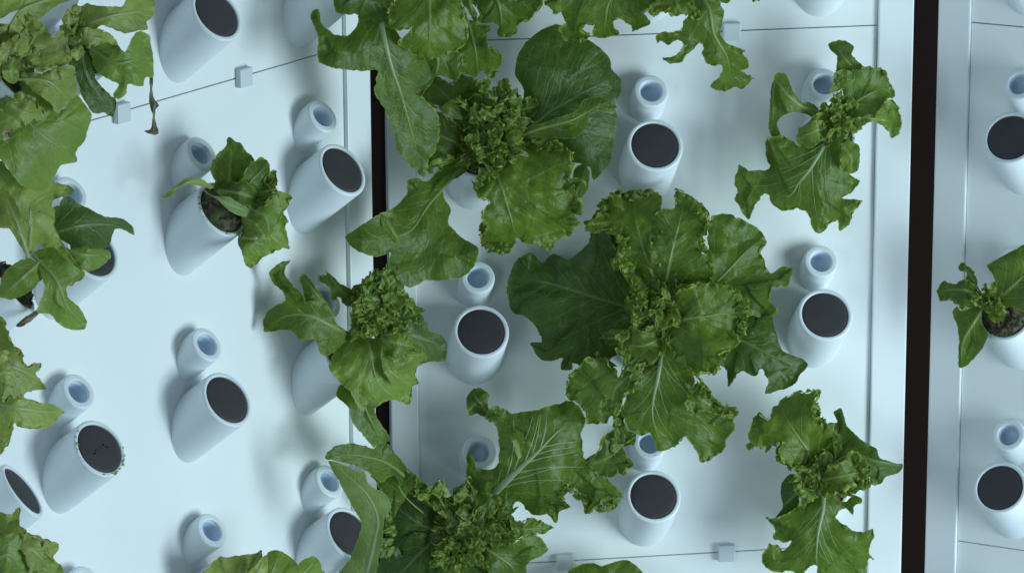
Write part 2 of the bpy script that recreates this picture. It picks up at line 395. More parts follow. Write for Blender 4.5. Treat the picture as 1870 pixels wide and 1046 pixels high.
# green specks and pock marks on the lower left tube
def specks():
    rs = random.Random(3); bm = bmesh.new(); bm2 = bmesh.new()
    ax = Vector((0, math.cos(E_AX), math.sin(E_AX))); xx = Vector((1, 0, 0)); yy = ax.cross(xx)
    for i in range(46):
        a = rs.choice([rs.gauss(3.7, .35), rs.gauss(1.15, .40), rs.gauss(1.0, .3)]); r = rs.uniform(0.0252, 0.0284); s = rs.uniform(0.0003, 0.0009)
        c = xx * (r * math.cos(a)) + yy * (r * math.sin(a)) + ax * 0.0003
        bmesh.ops.create_icosphere(bm, subdivisions=1, radius=s, matrix=Matrix.Translation(c) @ Matrix.Diagonal((1.5, 1, 1, 1)))
    for (u, v, s) in [(-.004, .001, .0010), (-.0015, .0012, .0007), (.001, .002, .0008), (.004, .003, .0012), (.006, .0005, .0011), (-.006, -.0005, .0012), (.003, .0045, .0006)]:
        c = xx * (u * 1.5) + yy * (-v * 1.3 + .002) + ax * -0.0005
        bmesh.ops.create_icosphere(bm2, subdivisions=1, radius=s, matrix=Matrix.Translation(c))
    return bm_mesh(bm, 'algae_specks'), bm_mesh(bm2, 'pock_marks')
s1, s2 = specks()
link('algae_specks', s1, M_ALGAE, d1)['kind'] = 'stuff'
link('pock_marks', s2, M_DARK, d1)['kind'] = 'stuff'

# ------------------------------------------------------------------ lettuces
MM = 0.001
class Plant:
    """an Empty at the tube mouth carries the leaves"""
    def __init__(s, k, c, r, label, zoom, view=0.5, tipz=None, soil=True, seed=0, dome=0.0085):
        t = TW[k]; s.T = tip(k, c, r); s.k = k; s.seed = seed
        s.ox, s.oy, s.zs = zoom
        vd = -s.T / np.linalg.norm(s.T)
        nn = vd * view + t['n'] * (1 - view); s.N = nn / np.linalg.norm(nn)
        s.mm = F_PX / float(s.T @ FWD) * MM            # picture px per mm at this depth
        M = frame_matrix(t['u'], t['n'], (0, 0, 1), s.T)
        s.root = empty('lettuce', None, M); s.inv = M.inverted()
        tag(s.root, label, 'lettuce', 'lettuces growing from the wall tubes')
        q = s.T / float(s.T @ FWD)
        s.cx = CX + F_PX * float(q @ RGT); s.cy = CY - F_PX * float(q @ UPV)
        s.minv = np.array(s.inv)
        s.dome = dome; s.nl = 0; s.hx, s.hy = s.cx, s.cy
        if soil: s.plug_()
    def zp(s, a):
        a = np.array([p[:2] for p in a], float)
        return np.stack([s.ox + a[:, 0] / s.zs, s.oy + a[:, 1] / s.zs], 1)
    def to3d(s, xy, h):
        """px on the sheet, h mm towards the viewer -> local coordinates"""
        d = ray(xy[:, 0], xy[:, 1]); t = float(s.T @ s.N) / (d @ s.N)
        P = d * t[:, None] - d * (np.asarray(h)[:, None] * MM)
        return P @ s.minv[:3, :3].T + s.minv[:3, 3]
    def plug_(s):
        rs = np.random.RandomState(s.seed + 50); bm = bmesh.new()
        ax = np.array([0, math.cos(E_AX), math.sin(E_AX)]); xx = np.array([1., 0, 0]); yy = np.cross(ax, xx)
        rings = []; K = 12; S = 44
        for i in range(K + 1):
            q = i / K; ring = []
            for j in range(S):
                a = 2 * math.pi * j / S; r = BORE * (0.985 if i == K else q * .97)
                x, y = r * math.cos(a), r * math.sin(a)
                hh = s.dome * (1 - q ** 2.5) + 0.0032 * float(n2(x * 260, y * 260, s.seed)) + 0.0022 * float(n2(x * 620, y * 620, s.seed + 3))
                if i == K: hh -= 0.004
                ring.append(bm.verts.new(Vector(xx * x + yy * y + ax * hh)))
            rings.append(ring)
        for a, b in zip(rings, rings[1:]):
            for j in range(S):
                k2 = (j + 1) % S
                try: bm.faces.new((a[j], a[k2], b[k2], b[j]))
                except ValueError: pass
        bmesh.ops.remove_doubles(bm, verts=bm.verts[:], dist=1e-6); bmesh.ops.recalc_face_normals(bm, faces=bm.faces[:])
        # root fibres and moss tufts
        for i in range(150):
            a = rs.rand() * 6.283; r = BORE * math.sqrt(rs.rand()) * .97
            b0 = xx * r * math.cos(a) + yy * r * math.sin(a) + ax * 0.001
            d = ax * rs.uniform(.2, 1) + xx * rs.uniform(-1, 1) + yy * rs.uniform(-1, 1); d /= np.linalg.norm(d)
            e = np.cross(d, rs.randn(3)); e /= np.linalg.norm(e); w = rs.uniform(.0004, .0011); Ln = rs.uniform(.003, .007)
            v = [bm.verts.new(Vector(q)) for q in (b0 - e * w, b0 + e * w, b0 + d * Ln + e * w * .4, b0 + d * Ln * .9 - e * w * .4)]
            bm.faces.new(v)
        o = link('root_plug', bm_mesh(bm, 'root_plug', True), M_MOSS, s.root)
    def finish(s, name, V, faces, uv, rim, along, m):
        me = bpy.data.meshes.new(name)
        me.from_pydata(V.tolist(), [], faces)
        lay = me.uv_layers.new(name="UVMap")
        idx = np.empty(len(me.loops), dtype=np.int32); me.loops.foreach_get('vertex_index', idx)
        lay.data.foreach_set('uv', uv[idx].astype(np.float32).ravel())
        for nm, arr in (("rim", rim), ("along", along)):
            at = me.attributes.new(nm, 'FLOAT', 'POINT'); at.data.foreach_set('value', arr.astype(np.float32))
        me.polygons.foreach_set('use_smooth', [True] * len(me.polygons))
        s.nl += 1
        return link(name, me, LM[m], s.root)
    def rib(s, leaf, mid_px, mid_h, m, w0):
        """pale midrib: a tapering half round ridge on the leaf"""
        n = len(mid_px); P = s.to3d(mid_px, mid_h + 0.25)
        tg = np.gradient(P, axis=0); tg /= np.linalg.norm(tg, axis=1)[:, None] + 1e-12
        cen = s.to3d(mid_px, mid_h + 5.0) - P; cen /= np.linalg.norm(cen, axis=1)[:, None]
        sd = np.cross(tg, cen); sd /= np.linalg.norm(sd, axis=1)[:, None] + 1e-12
        V = []; Fc = []; K = 7
        for i in range(n):
            r = w0 * MM * ((1 - i / (n - 1)) ** 0.8 * 0.93 + 0.07)
            for j in range(K):
                a = math.pi * j / (K - 1); V.append(P[i] + sd[i] * r * math.cos(a) + cen[i] * (r * 0.7 * math.sin(a) - r * .35))
        for i in range(n - 1):
            for j in range(K - 1):
                a = i * K + j; Fc.append((a, a + 1, a + K + 1, a + K))
        me = bpy.data.meshes.new('midrib'); me.from_pydata([tuple(q) for q in V], [], Fc)
        me.polygons.foreach_set('use_smooth', [True] * len(me.polygons))
        link('midrib', me, RIBM[m], leaf)
    def veins(s, leaf, P, h, de, MC, MH, tg, ms, mm, org, m, fan, seed):
        """raised side veins sweeping from the midrib towards the margin"""
        rs = np.random.RandomState(seed % 9999); cnt, w = fan; V = []; Fc = []
        for i in range(cnt):
            for sd in (-1, 1):
                f = 0.05 + 0.62 * (i + rs.rand() * .5 + (0.25 if sd > 0 else 0)) / cnt; k = int(np.searchsorted(ms, f * ms[-1])); p = MC[k].copy()
                ang = math.atan2(tg[k, 1], tg[k, 0]) + sd * rs.uniform(.38, .55); Q = [p.copy()]; H = [MH[k]]
                for st in range(60):
                    p = p + 2.0 * np.array([math.cos(ang), math.sin(ang)]); ang += sd * 0.012 + rs.uniform(-.05, .05)
                    j = ((P - p) ** 2).sum(1); order = np.argpartition(j, 4)[:4]; j0 = order[j[order].argmin()]
                    if de[j0] < 5.5 or j[j0] > 9: break
                    wgt = 1 / (j[order] + .05); Q.append(p.copy()); H.append(float((h[order] * wgt).sum() / wgt.sum()))
                if len(Q) < 6: continue
                Q = np.array(Q); H = np.convolve(np.pad(H, 1, mode='edge'), [.25, .5, .25], 'valid')
                A = s.to3d(Q * mm + org, H + 0.22); up = s.to3d(Q * mm + org, H + 5.0) - A; up /= np.linalg.norm(up, axis=1)[:, None]
                tt = np.gradient(A, axis=0); tt /= np.linalg.norm(tt, axis=1)[:, None]; sv = np.cross(tt, up)
                o0 = len(V); K = 4
                for q in range(len(Q)):
                    r = w * MM * (1 - 0.8 * q / (len(Q) - 1))
                    for c in range(K): a = math.pi * c / (K - 1); V.append(tuple(A[q] + sv[q] * r * math.cos(a) + up[q] * (r * .6 * math.sin(a) - r * .3)))
                for q in range(len(Q) - 1):
                    for c in range(K - 1): a = o0 + q * K + c; Fc.append((a, a + 1, a + K + 1, a + K))
        if not V: return
        me = bpy.data.meshes.new('side_veins'); me.from_pydata(V, [], Fc); me.polygons.foreach_set('use_smooth', [True] * len(me.polygons))
        link('side_veins', me, RIBM[m], leaf)['kind'] = 'stuff'
    def leaf(s, poly, mid, m='mid', fr=1.0, curl=None, cup=0.0, bl=1.0, ser=1.0, seed=None, rib=1.6, zoom=True, step=1.35, name='leaf', wav=1.0, fan=None, ribm=None):
        seed = (s.seed * 97 + s.nl * 13 + 1) if seed is None else seed
        mm = s.mm
        if zoom:
            pp = s.zp(poly); mp = s.zp(mid)
        else:
            pp = np.array(poly, float); mp = np.array([q[:2] for q in mid], float)
        mh = np.array([q[2] for q in mid], float)
        # work in mm on the sheet
        if ((pp[:, 0] * np.roll(pp[:, 1], -1)) - (np.roll(pp[:, 0], -1) * pp[:, 1])).sum() < 0: pp = pp[::-1]
        org = pp.mean(0); A = (pp - org) / mm; Mx = (mp - org) / mm
        # smooth closed outline
        n = len(A); out = []
        for i in range(n):
            p0, p1, p2, p3 = A[i - 1], A[i], A[(i + 1) % n], A[(i + 2) % n]
            L = np.linalg.norm(p2 - p1); k = max(2, int(L / 0.8)); t = np.arange(k)[:, None] / k
            a = 0.5 * (2 * p1 + (p2 - p0) * t + (2 * p0 - 5 * p1 + 4 * p2 - p3) * t ** 2 + (-p0 + 3 * p1 - 3 * p2 + p3) * t ** 3)
            b = p1 + (p2 - p1) * t
            out.append(a * 0.7 + b * 0.3)
        B = np.concatenate(out)
        d = np.roll(B, -1, 0) - np.roll(B, 1, 0); d /= np.linalg.norm(d, axis=1)[:, None] + 1e-9
        nr = np.stack([d[:, 1], -d[:, 0]], 1)
        seg = np.linalg.norm(np.roll(B, -1, 0) - B, axis=1); S = np.concatenate([[0], np.cumsum(seg)[:-1]])
        B = B + nr * (ser * (0.4 + 0.6 * min(1, fr)) * (0.75 * n1(S / 7.0, seed) + 0.65 * n1(S / 3.0, seed + 1) + 0.30 * n1(S / 1.4, seed + 2)))[:, None]
        # midrib curve
        t = np.linspace(0, len(Mx) - 1, 480); i0 = np.clip(t.astype(int), 0, len(Mx) - 2); f = (t - i0)
        def cr(Q):
            Q = np.asarray(Q, float); q = lambda i: Q[np.clip(i, 0, len(Q) - 1)]
            if Q.ndim == 1: ff = f
            else: ff = f[:, None]
            p0, p1, p2, p3 = q(i0 - 1), q(i0), q(i0 + 1), q(i0 + 2)
            return 0.5 * (2 * p1 + (p2 - p0) * ff + (2 * p0 - 5 * p1 + 4 * p2 - p3) * ff ** 2 + (-p0 + 3 * p1 - 3 * p2 + p3) * ff ** 3)
        MC = cr(Mx); MH = cr(mh)
        ms = np.concatenate([[0], np.cumsum(np.linalg.norm(np.diff(MC, axis=0), axis=1))]); ML = ms[-1]
        # interior points
        lo, hi = B.min(0), B.max(0); rs = np.random.RandomState(seed % 100000)
        gx = np.arange(lo[0], hi[0], step); gy = np.arange(lo[1], hi[1], step * .87)
        X, Y = np.meshgrid(gx, gy); X = X + (np.arange(len(gy)) % 2)[:, None] * step * .5
        G = np.stack([X.ravel(), Y.ravel()], 1); G = G + (rs.rand(*G.shape) - .5) * step * .3
        B2 = np.roll(B, -1, 0)
        def near_edge(P):
            de = np.full(len(P), 1e9); js = np.zeros(len(P), int)
            for c0 in range(0, len(P), 2000):
                D = ((P[c0:c0 + 2000, None] - B[None]) ** 2).sum(2); js[c0:c0 + 2000] = D.argmin(1); de[c0:c0 + 2000] = np.sqrt(D.min(1))
            return de, js
        ins = np.zeros(len(G), bool)
        for a, b in zip(B, B2):
            c = (a[1] > G[:, 1]) != (b[1] > G[:, 1])
            if not c.any(): continue
            xi = a[0] + (G[:, 1] - a[1]) * (b[0] - a[0]) / (b[1] - a[1] + 1e-12)
            ins ^= c & (G[:, 0] < xi)
        G = G[ins]; de, js = near_edge(G); ok = de > step * .55; G = G[ok]
        pts = [Vector(p) for p in B] + [Vector(p) for p in G]
        nb = len(B)
        r = delaunay_2d_cdt(pts, [(i, (i + 1) % nb) for i in range(nb)], [], 1, 1e-5)
        P = np.array([(v.x, v.y) for v in r[0]]); F = r[2]
        de, js = near_edge(P)
        dm = np.full(len(P), 1e9); im = np.zeros(len(P), int)
        for c0 in range(0, len(P), 1500):
            D = ((P[c0:c0 + 1500, None] - MC[None]) ** 2).sum(2); im[c0:c0 + 1500] = D.argmin(1); dm[c0:c0 + 1500] = np.sqrt(D.min(1))
        tg = np.gradient(MC, axis=0); tg /= np.linalg.norm(tg, axis=1)[:, None] + 1e-9
        rel = P - MC[im]; sgn = np.sign(tg[im, 0] * rel[:, 1] - tg[im, 1] * rel[:, 0]); sgn[sgn == 0] = 1
        along_mm = ms[im] + (rel * tg[im]).sum(1)
        v = dm / (dm + de + 1e-6); W = dm + de
        Se = S[js]
        h = MH[im] + cup * v ** 2 * np.minimum(W, 40) / 20.0
        # broad folds, growing towards the margin
        h += wav * 6.0 * v ** 1.3 * n1(Se / 22.0, seed + 5) * np.minimum(1, W / 15)
        h += wav * 4.6 * n2(P[:, 0] / 22.0, P[:, 1] / 24.0, seed % 77) * np.minimum(1, dm / 12)
        e1 = np.exp(-de / 7.0); e2 = np.exp(-de / 3.2)
        h += fr * (3.8 * e1 * n1(Se / 7.5, seed + 6) + 2.2 * e2 * n1(Se / 3.6, seed + 7) + 1.0 * e2 * n1(Se / 1.9, seed + 8))
        # blistered tissue between the veins
        sv = n2(P[:, 0] / 8.0, P[:, 1] / 8.0, seed % 91); sv2 = n2(P[:, 0] / 2.9, P[:, 1] / 2.9, seed % 83)
        h += bl * np.minimum(1, de / 3) * (0.80 * sv + 0.16 * sv2)
        vt = along_mm - 1.75 * dm ** 0.88 + sgn * 3.6 + 5 * n2(P[:, 0] / 16, P[:, 1] / 16, seed % 61)
        h += bl * (0.10 + 0.30 * min(1, fr)) * np.cos(2 * np.pi * vt / 17.0) * np.minimum(1, dm / 6) * (1 - v)
        # the margin also curls sideways
        q = fr * e2 * 1.7
        P = P + nr[js] * (q * n1(Se / 4.5, seed + 9))[:, None] + d[js] * (q * 1.3 * n1(Se / 4.0, seed + 10))[:, None]
        n0 = len(P); xy = P * mm + org
        V = s.to3d(xy, h)
        uv = np.stack([sgn * dm, along_mm], 1)
        al = np.clip(along_mm / max(ML, 1), 0, 1)
        v = 0.78 * v + 0.22 * np.exp(-de / 1.3)
        curl = fr if curl is None else curl
        if curl > 0.28:                                   # a curly hem with more length than the margin it grows on
            hb = h[:nb] if len(h) >= nb else h
            db = np.abs(B[:, None] - MC[None]).sum(2).min(1)
            wd = 4.6 * min(1.3, curl) * np.clip((db - 4) / 8, 0, 1) * (0.65 + 0.5 * n1(S / 11.0, seed + 20))
            K = 5; R = np.linspace(0, 1, K)
            ang = math.pi * (0.30 + 0.42 * n1(S / 4.2, seed + 21) + 0.25 * n1(S / 9.0, seed + 22))
            tt = 2.2 * min(1.2, curl) * n1(S / 3.1, seed + 23)
            base = B - nr * 0.6; XY = []; HH = []
            for q in R:
                a2 = ang * (0.4 + 0.8 * q)
                XY.append(base + nr * (wd * q * np.cos(a2))[:, None] + d * (tt * q * np.minimum(1, wd / 2))[:, None]); HH.append(hb + wd * q * np.sin(a2) + 0.15)
            XY = np.concatenate(XY); HH = np.concatenate(HH); o0 = len(V)
            V = np.concatenate([V, s.to3d(XY * mm + org, HH)])
            uv = np.concatenate([uv, np.stack([np.tile(dm[:nb] * sgn[:nb], K) + np.repeat(R, nb) * 3, np.tile(along_mm[:nb], K)], 1)])
            v = np.concatenate([v, np.repeat(0.90 + 0.10 * R, nb)]); al = np.concatenate([al, np.tile(al[:nb], K)])
            keep = wd > 0.25
            F = list(F) + [(o0 + k * nb + i, o0 + k * nb + (i + 1) % nb, o0 + (k + 1) * nb + (i + 1) % nb, o0 + (k + 1) * nb + i) for k in range(K - 1) for i in range(nb) if keep[i] and keep[(i + 1) % nb]]
        o = s.finish(name, V, F, uv, v, al, m)
        if rib: 
            k = slice(0, 368, 18); s.rib(o, MC[k] * mm + org, MH[k] + 0.4, ribm or m, rib)
            if fan is None: fan = (4, 0.36) if rib >= 1.9 else (3, 0.28) if rib >= 1.5 else None
            if fan: s.veins(o, P[:n0], h[:n0], de[:n0], MC, MH, tg, ms, mm, org, ribm or m, fan, seed)
        return o
    def frond(s, base, tipp, h0, h1, w, m='frill', amp=1.0, seed=0, bow=8.0, name='leaf', nu=40, nv=21, raw=False):
        """small curly leaf; base and tip in px, w half width in mm"""
        mm = s.mm; a = np.array(base, float); b = np.array(tipp, float)
        L = np.linalg.norm(b - a) / mm; dr = (b - a) / (np.linalg.norm(b - a) + 1e-9); sd = np.array([-dr[1], dr[0]])
        u = np.linspace(0, 1, nu)[:, None]; v = np.linspace(-1, 1, nv)[None]
        rs = np.random.RandomState(seed % 99991)
        prof = np.sin(np.pi * (0.12 + 0.86 * u) ** 1.25) ** 0.75 * w * (1 + 0.22 * n1(u * 3, seed))
        bend = (rs.rand() - .5) * 0.5 * L
        av = np.abs(v)
        x = u * L + 0 * v; y = v * prof + bend * u ** 2
        H = h0 + (h1 - h0) * u + bow * np.sin(np.pi * u) + 0.25 * w * av ** 2 * np.sign(rs.rand() - .3)
        for lam, am, p in ((9.0, 2.4, 1.3), (4.4, 2.3, 1.6), (2.3, 1.5, 2.0)):
            for i, sgn in enumerate((-1, 1)):
                msk = (np.sign(v) == sgn) * av ** p * amp
                H = H + msk * am * n1(u * L * 1.25 / lam, seed + i * 5 + int(lam * 3))
                y = y + msk * am * 0.8 * n1(u * L * 1.25 / lam + 3.3, seed + 11 + i)
                x = x + msk * am * 0.9 * n1(u * L * 1.25 / lam + 9.1, seed + 17 + i)
        tipf = np.clip((u - .75) / .25, 0, 1) ** 1.5 * amp
        H = H + tipf * 2.4 * n1(v * prof / 3.6, seed + 31); x = x + tipf * 2.2 * n1(v * prof / 3.2 + 5, seed + 33)
        H = H + 0.5 * n2(x / 3.5 + 0 * y, y / 3.5, seed % 71)
        xy = a[None, None] + (x[..., None] * dr + y[..., None] * sd) * mm
        V = s.to3d(xy.reshape(-1, 2), H.ravel())
        F = [(i * nv + j, i * nv + j + 1, (i + 1) * nv + j + 1, (i + 1) * nv + j) for i in range(nu - 1) for j in range(nv - 1)]
        uv = np.stack([(v * prof).ravel(), (u * L + 0 * v).ravel()], 1)
        if raw: return V, F, uv, np.clip(0.22 + 0.85 * av + 0 * u, 0, 1).ravel(), (u + 0 * v).ravel()
        return s.finish(name, V, F, uv, np.clip(0.22 + 0.85 * av + 0 * u, 0, 1).ravel(), (u + 0 * v).ravel(), m)
    def fringe(s, path, h, L=13, w=5.5, m='frill', every=6.0, amp=1.2):
        """curls crowding along a frilly margin, joined into one part"""
        P = s.zp(path); q = np.linalg.norm(np.diff(P, axis=0), axis=1); cum = np.concatenate([[0], np.cumsum(q)])
        n = max(3, int(cum[-1] / s.mm / every)); rs = np.random.RandomState(len(path) * 7 + int(h) + s.nl + s.seed * 31); out = []; o0 = 0
        for i in range(n):
            d = cum[-1] * (i + rs.rand() * .6) / n; c = np.array([np.interp(d, cum, P[:, 0]), np.interp(d, cum, P[:, 1])])
            r = c - np.array([s.hx, s.hy]); r /= np.linalg.norm(r) + 1e-6
            an = math.atan2(r[1], r[0]) + rs.uniform(-.9, .9); dv = np.array([math.cos(an), math.sin(an)]); l = L * rs.uniform(.7, 1.2) * s.mm
            V, F, uv, rim, al = s.frond(c - dv * l * .62, c + dv * l * .38, h - 3 + rs.uniform(-2, 2), h + rs.uniform(-2, 7), w * rs.uniform(.8, 1.2), m, amp, s.seed * 53 + i * 5 + int(h), bow=3, nu=24, nv=15, raw=True)
            out.append((V, [tuple(k + o0 for k in f) for f in F], uv, rim, al)); o0 += len(V)
        o = s.finish('leaf_fringe', np.concatenate([k[0] for k in out]), sum([k[1] for k in out], []), np.concatenate([k[2] for k in out]), np.concatenate([k[3] for k in out]), np.concatenate([k[4] for k in out]), m)
        o['kind'] = 'stuff'
    def heart(s, c, r, n=14, h0=18, h1=42, m='frill', seed=1, zoom=True, amp=1.0, squash=1.0):
        """curly heart: a rosette of small fronds, the inner ones standing up towards the light"""
        rs = np.random.RandomState(seed)
        if zoom: c = (s.ox + c[0] / s.zs, s.oy + c[1] / s.zs); r = r / s.zs
        base_n = n
        # rings of frilled leaves, each ring shorter and nearer the viewer
        for ring, (cnt, lf, wf, dh) in enumerate(((9, 1.12, .36, 0.0), (9, .86, .36, .28), (8, .60, .40, .55), (6, .38, .46, .8))):
            if r / s.mm < 22 and ring == 0: cnt = 7
            ph = rs.rand() * 6.3
            for i in range(cnt):
                a = ph + (i + rs.uniform(-.3, .3)) * 2 * math.pi / cnt; ln = r * lf * rs.uniform(.78, 1.15); o_ = r * rs.uniform(.0, .16)
                b = (c[0] + o_ * math.cos(a + 1), c[1] + o_ * math.sin(a + 1) * squash)
                hb = h0 + (h1 - h0) * dh * .7 - 4
                s.frond(b, (b[0] + ln * math.cos(a), b[1] + ln * math.sin(a) * squash), hb, hb + rs.uniform(0, 9), max(4.5, min(13, ln / s.mm * wf * rs.uniform(.85, 1.15))), m if rs.rand() < .7 else ('mid' if m == 'frill' else 'lite'), amp * rs.uniform(1.1, 1.5), seed * 31 + i * 7 + ring * 101, bow=rs.uniform(2, 6), nu=44 if ring < 2 else 30, nv=25 if ring < 2 else 17)
        # loose curls over the heart
        for i in range(int(base_n * .8)):
            a = rs.rand() * 6.283; off = r * .8 * math.sqrt(rs.rand()); b = (c[0] + off * math.cos(a), c[1] + off * math.sin(a) * squash)
            a2 = a + rs.uniform(-1, 1); ln = rs.uniform(11, 18) * s.mm; hb = h0 + (h1 - h0) * (.62 - .35 * off / r)
            s.frond(b, (b[0] + ln * math.cos(a2), b[1] + ln * math.sin(a2)), hb, hb + rs.uniform(2, 8), rs.uniform(4.5, 7), m, amp * 1.3, seed * 47 + i * 11, bow=3, nu=28, nv=17)
    def stem(s, c, h, r0=7.0, r1=4.0, zoom=True, m=None):
        """short pale stem from the root plug up into the rosette"""
        if zoom: c = (s.ox + c[0] / s.zs, s.oy + c[1] / s.zs)
        a = s.to3d(np.array([[s.cx, s.cy]]), np.array([0.0]))[0] * 0.0; b = s.to3d(np.array([c], float), np.array([float(h)]))[0]
        V = []; F = []; K = 10; n = 7
        ax = b - a; ax /= np.linalg.norm(ax) + 1e-9; e = np.cross(ax, [0.3, 0.2, 0.9]); e /= np.linalg.norm(e); g = np.cross(ax, e)
        for i in range(n):
            q = i / (n - 1); p = a + (b - a) * q; r = (r0 + (r1 - r0) * q) * MM
            for j in range(K):
                t = 2 * math.pi * j / K; rr = r * (1 + .12 * math.sin(3 * t + q * 5)); V.append(tuple(p + (e * math.cos(t) + g * math.sin(t)) * rr))
        for i in range(n - 1):
            for j in range(K): F.append((i * K + j, i * K + (j + 1) % K, (i + 1) * K + (j + 1) % K, (i + 1) * K + j))
        me = bpy.data.meshes.new('stem'); me.from_pydata(V, [], F); me.polygons.foreach_set('use_smooth', [True] * len(me.polygons))
        link('stem', me, m or M_STEM, s.root)

Z12 = (1320, 60, 2.751); Z13 = (1350, 700, 3.022); Z14 = (1690, 420, 3.872); Z9 = (910, 330, 2.012); Z6 = (620, 100, 2.433)
Z5 = (560, 0, 3.077); Z11 = (980, 0, 4.452); Z10 = (580, 700, 3.022); Z4 = (470, 460, 2.828); Z3 = (280, 240, 4.023)
Z1 = (0, 0, 3.17); Z2 = (0, 270, 3.077); Z7 = (0, 570, 2.196); Z8 = (360, 940, 5.5); ZP = (0, 0, 1.0)

# -- right of the middle panel, upper
p = Plant('c', 2, 0, "small lettuce at upper right whose leaves reach over the bright post", Z12, seed=1)
p.stem((545, 470), 16)
p.leaf([(480,380),(440,350),(390,345),(350,290),(320,215),(270,203),(245,270),(235,380),(228,460),(240,520),(290,522),(272,460),(298,420),(350,402),(420,412),(470,432)], [(500,410,12),(400,372,26),(320,310,36),(262,250,30),(250,460,14)], 'mid', fr=.25, cup=5, rib=1.3)
p.leaf([(530,60),(580,38),(640,50),(660,75),(650,110),(700,165),(740,180),(690,215),(600,205),(570,195),(575,120),(550,92)], [(690,215,22),(610,130,30),(575,60,10)], 'mid', fr=.3, rib=1.0)
p.leaf([(560,210),(600,188),(660,190),(710,175),(760,178),(820,200),(832,250),(862,295),(830,330),(790,370),(760,420),(725,440),(700,470),(660,462),(590,430),(580,350),(600,310),(575,260)], [(570,440,15),(650,360,28),(740,305,32),(830,270,16)], 'mid', fr=.8, cup=3)
p.leaf([(640,440),(700,420),(750,405),(800,360),(855,340),(885,390),(897,440),(888,500),(850,530),(825,490),(780,455),(725,446),(690,470)], [(600,440,22),(720,425,34),(860,450,30)], 'lite', fr=.6, rib=1.0)
p.leaf([(570,490),(480,500),(420,540),(380,570),(300,520),(225,530),(215,600),(240,680),(200,690),(130,690),(80,665),(60,760),(75,800),(60,830),(130,935),(160,860),(205,812),(230,820),(245,855),(300,895),(380,880),(430,905),(445,975),(480,1005),(550,950),(580,940),(590,990),(630,960),(658,885),(700,845),(600,830),(655,790),(687,745),(640,710),(675,690),(687,630),(680,570),(620,525)], [(555,480,12),(500,580,24),(440,680,30),(385,750,28),(330,820,22),(220,800,12)], 'mid', fr=.45, cup=-3, rib=2.4, ribm='under')
p.leaf([(590,560),(640,545),(680,570),(687,630),(675,690),(650,706),(610,700),(590,670),(600,610)], [(570,540,30),(640,620,36),(640,700,30)], 'lite', fr=.4, rib=0)
p.leaf([(530,450),(480,440),(430,450),(380,480),(370,530),(385,565),(440,575),(500,545),(540,500)], [(550,470,24),(470,490,34),(385,530,26)], 'lite', fr=.5, rib=1.0)
p.heart((575, 440), 105, 15, 18, 40, seed=11)
p.fringe([(575,200),(580,270),(600,330)], 32, 10, 4.5)
# -- right, lower
p = Plant('c', 2, 2, "lettuce at lower right with a long smooth leaf pointing across the bright post", Z13, seed=2)
p.stem((440, 520), 16)
p.leaf([(300,500),(245,530),(230,600),(240,680),(205,740),(280,725),(360,660),(420,580)], [(430,560,4),(310,610,8),(215,720,0)], 'dark', fr=.3, rib=1.2)
p.leaf([(470,480),(480,300),(490,220),(540,215),(520,160),(535,150),(565,138),(590,220),(640,280),(720,340),(755,362),(780,410),(850,435),(903,445),(880,490),(810,515),(780,555),(730,555),(710,480),(640,460),(560,470)], [(460,470,8),(600,390,18),(760,430,18),(895,450,4)], 'dark', fr=.2, cup=2, bl=.6)
p.leaf([(440,480),(390,470),(300,470),(230,412),(218,360),(240,320),(200,338),(130,345),(60,322),(55,260),(100,170),(160,190),(200,120),(260,75),(320,45),(380,45),(437,48),(410,110),(405,170),(440,200),(490,240),(520,290),(545,370),(540,420),(490,450)], [(440,480,20),(370,360,35),(280,230,40),(220,110,18)], 'frill', fr=1.0, cup=3)
p.leaf([(470,580),(440,590),(360,640),(290,700),(210,745),(150,738),(195,800),(190,850),(240,870),(290,870),(240,922),(215,890),(165,888),(135,935),(125,980),(175,1035),(280,1035),(330,1060),(360,1040),(390,1010),(425,1005),(440,1060),(560,1090),(690,1070),(700,1040),(715,970),(745,972),(712,930),(720,890),(745,850),(740,805),(690,815),(640,815),(580,780),(535,740),(550,700),(585,690),(625,722),(635,680),(675,655),(670,630),(630,615),(590,650),(540,640),(500,600)], [(465,570,14),(462,690,26),(435,820,30),(425,960,20),(440,1085,4)], 'mid', fr=.45, cup=-3, rib=2.8, ribm='under')
p.leaf([(440,520),(560,430),(610,393),(680,400),(722,460),(715,520),(690,582),(620,570),(570,612),(500,600),(440,590)], [(430,540,26),(560,510,46),(710,480,36)], 'frill', fr=1.3, cup=4)
p.leaf([(450,500),(330,470),(298,540),(330,562),(350,610),(330,680),(350,702),(372,655),(450,600)], [(450,545,26),(330,560,32),(345,690,26)], 'frill', fr=.9, rib=.8)
p.heart((425, 480), 100, 14, 20, 44, seed=12)
p.fringe([(405,110),(420,180),(480,230),(530,300),(540,380)], 36, 11, 5)
p.fringe([(60,320),(130,340),(220,330),(230,410),(290,460)], 30, 11, 5)
p.fringe([(640,400),(710,450),(700,560),(620,590),(560,600)], 42, 11, 5)
p.fringe([(310,520),(330,560),(350,620)], 34, 9, 4)
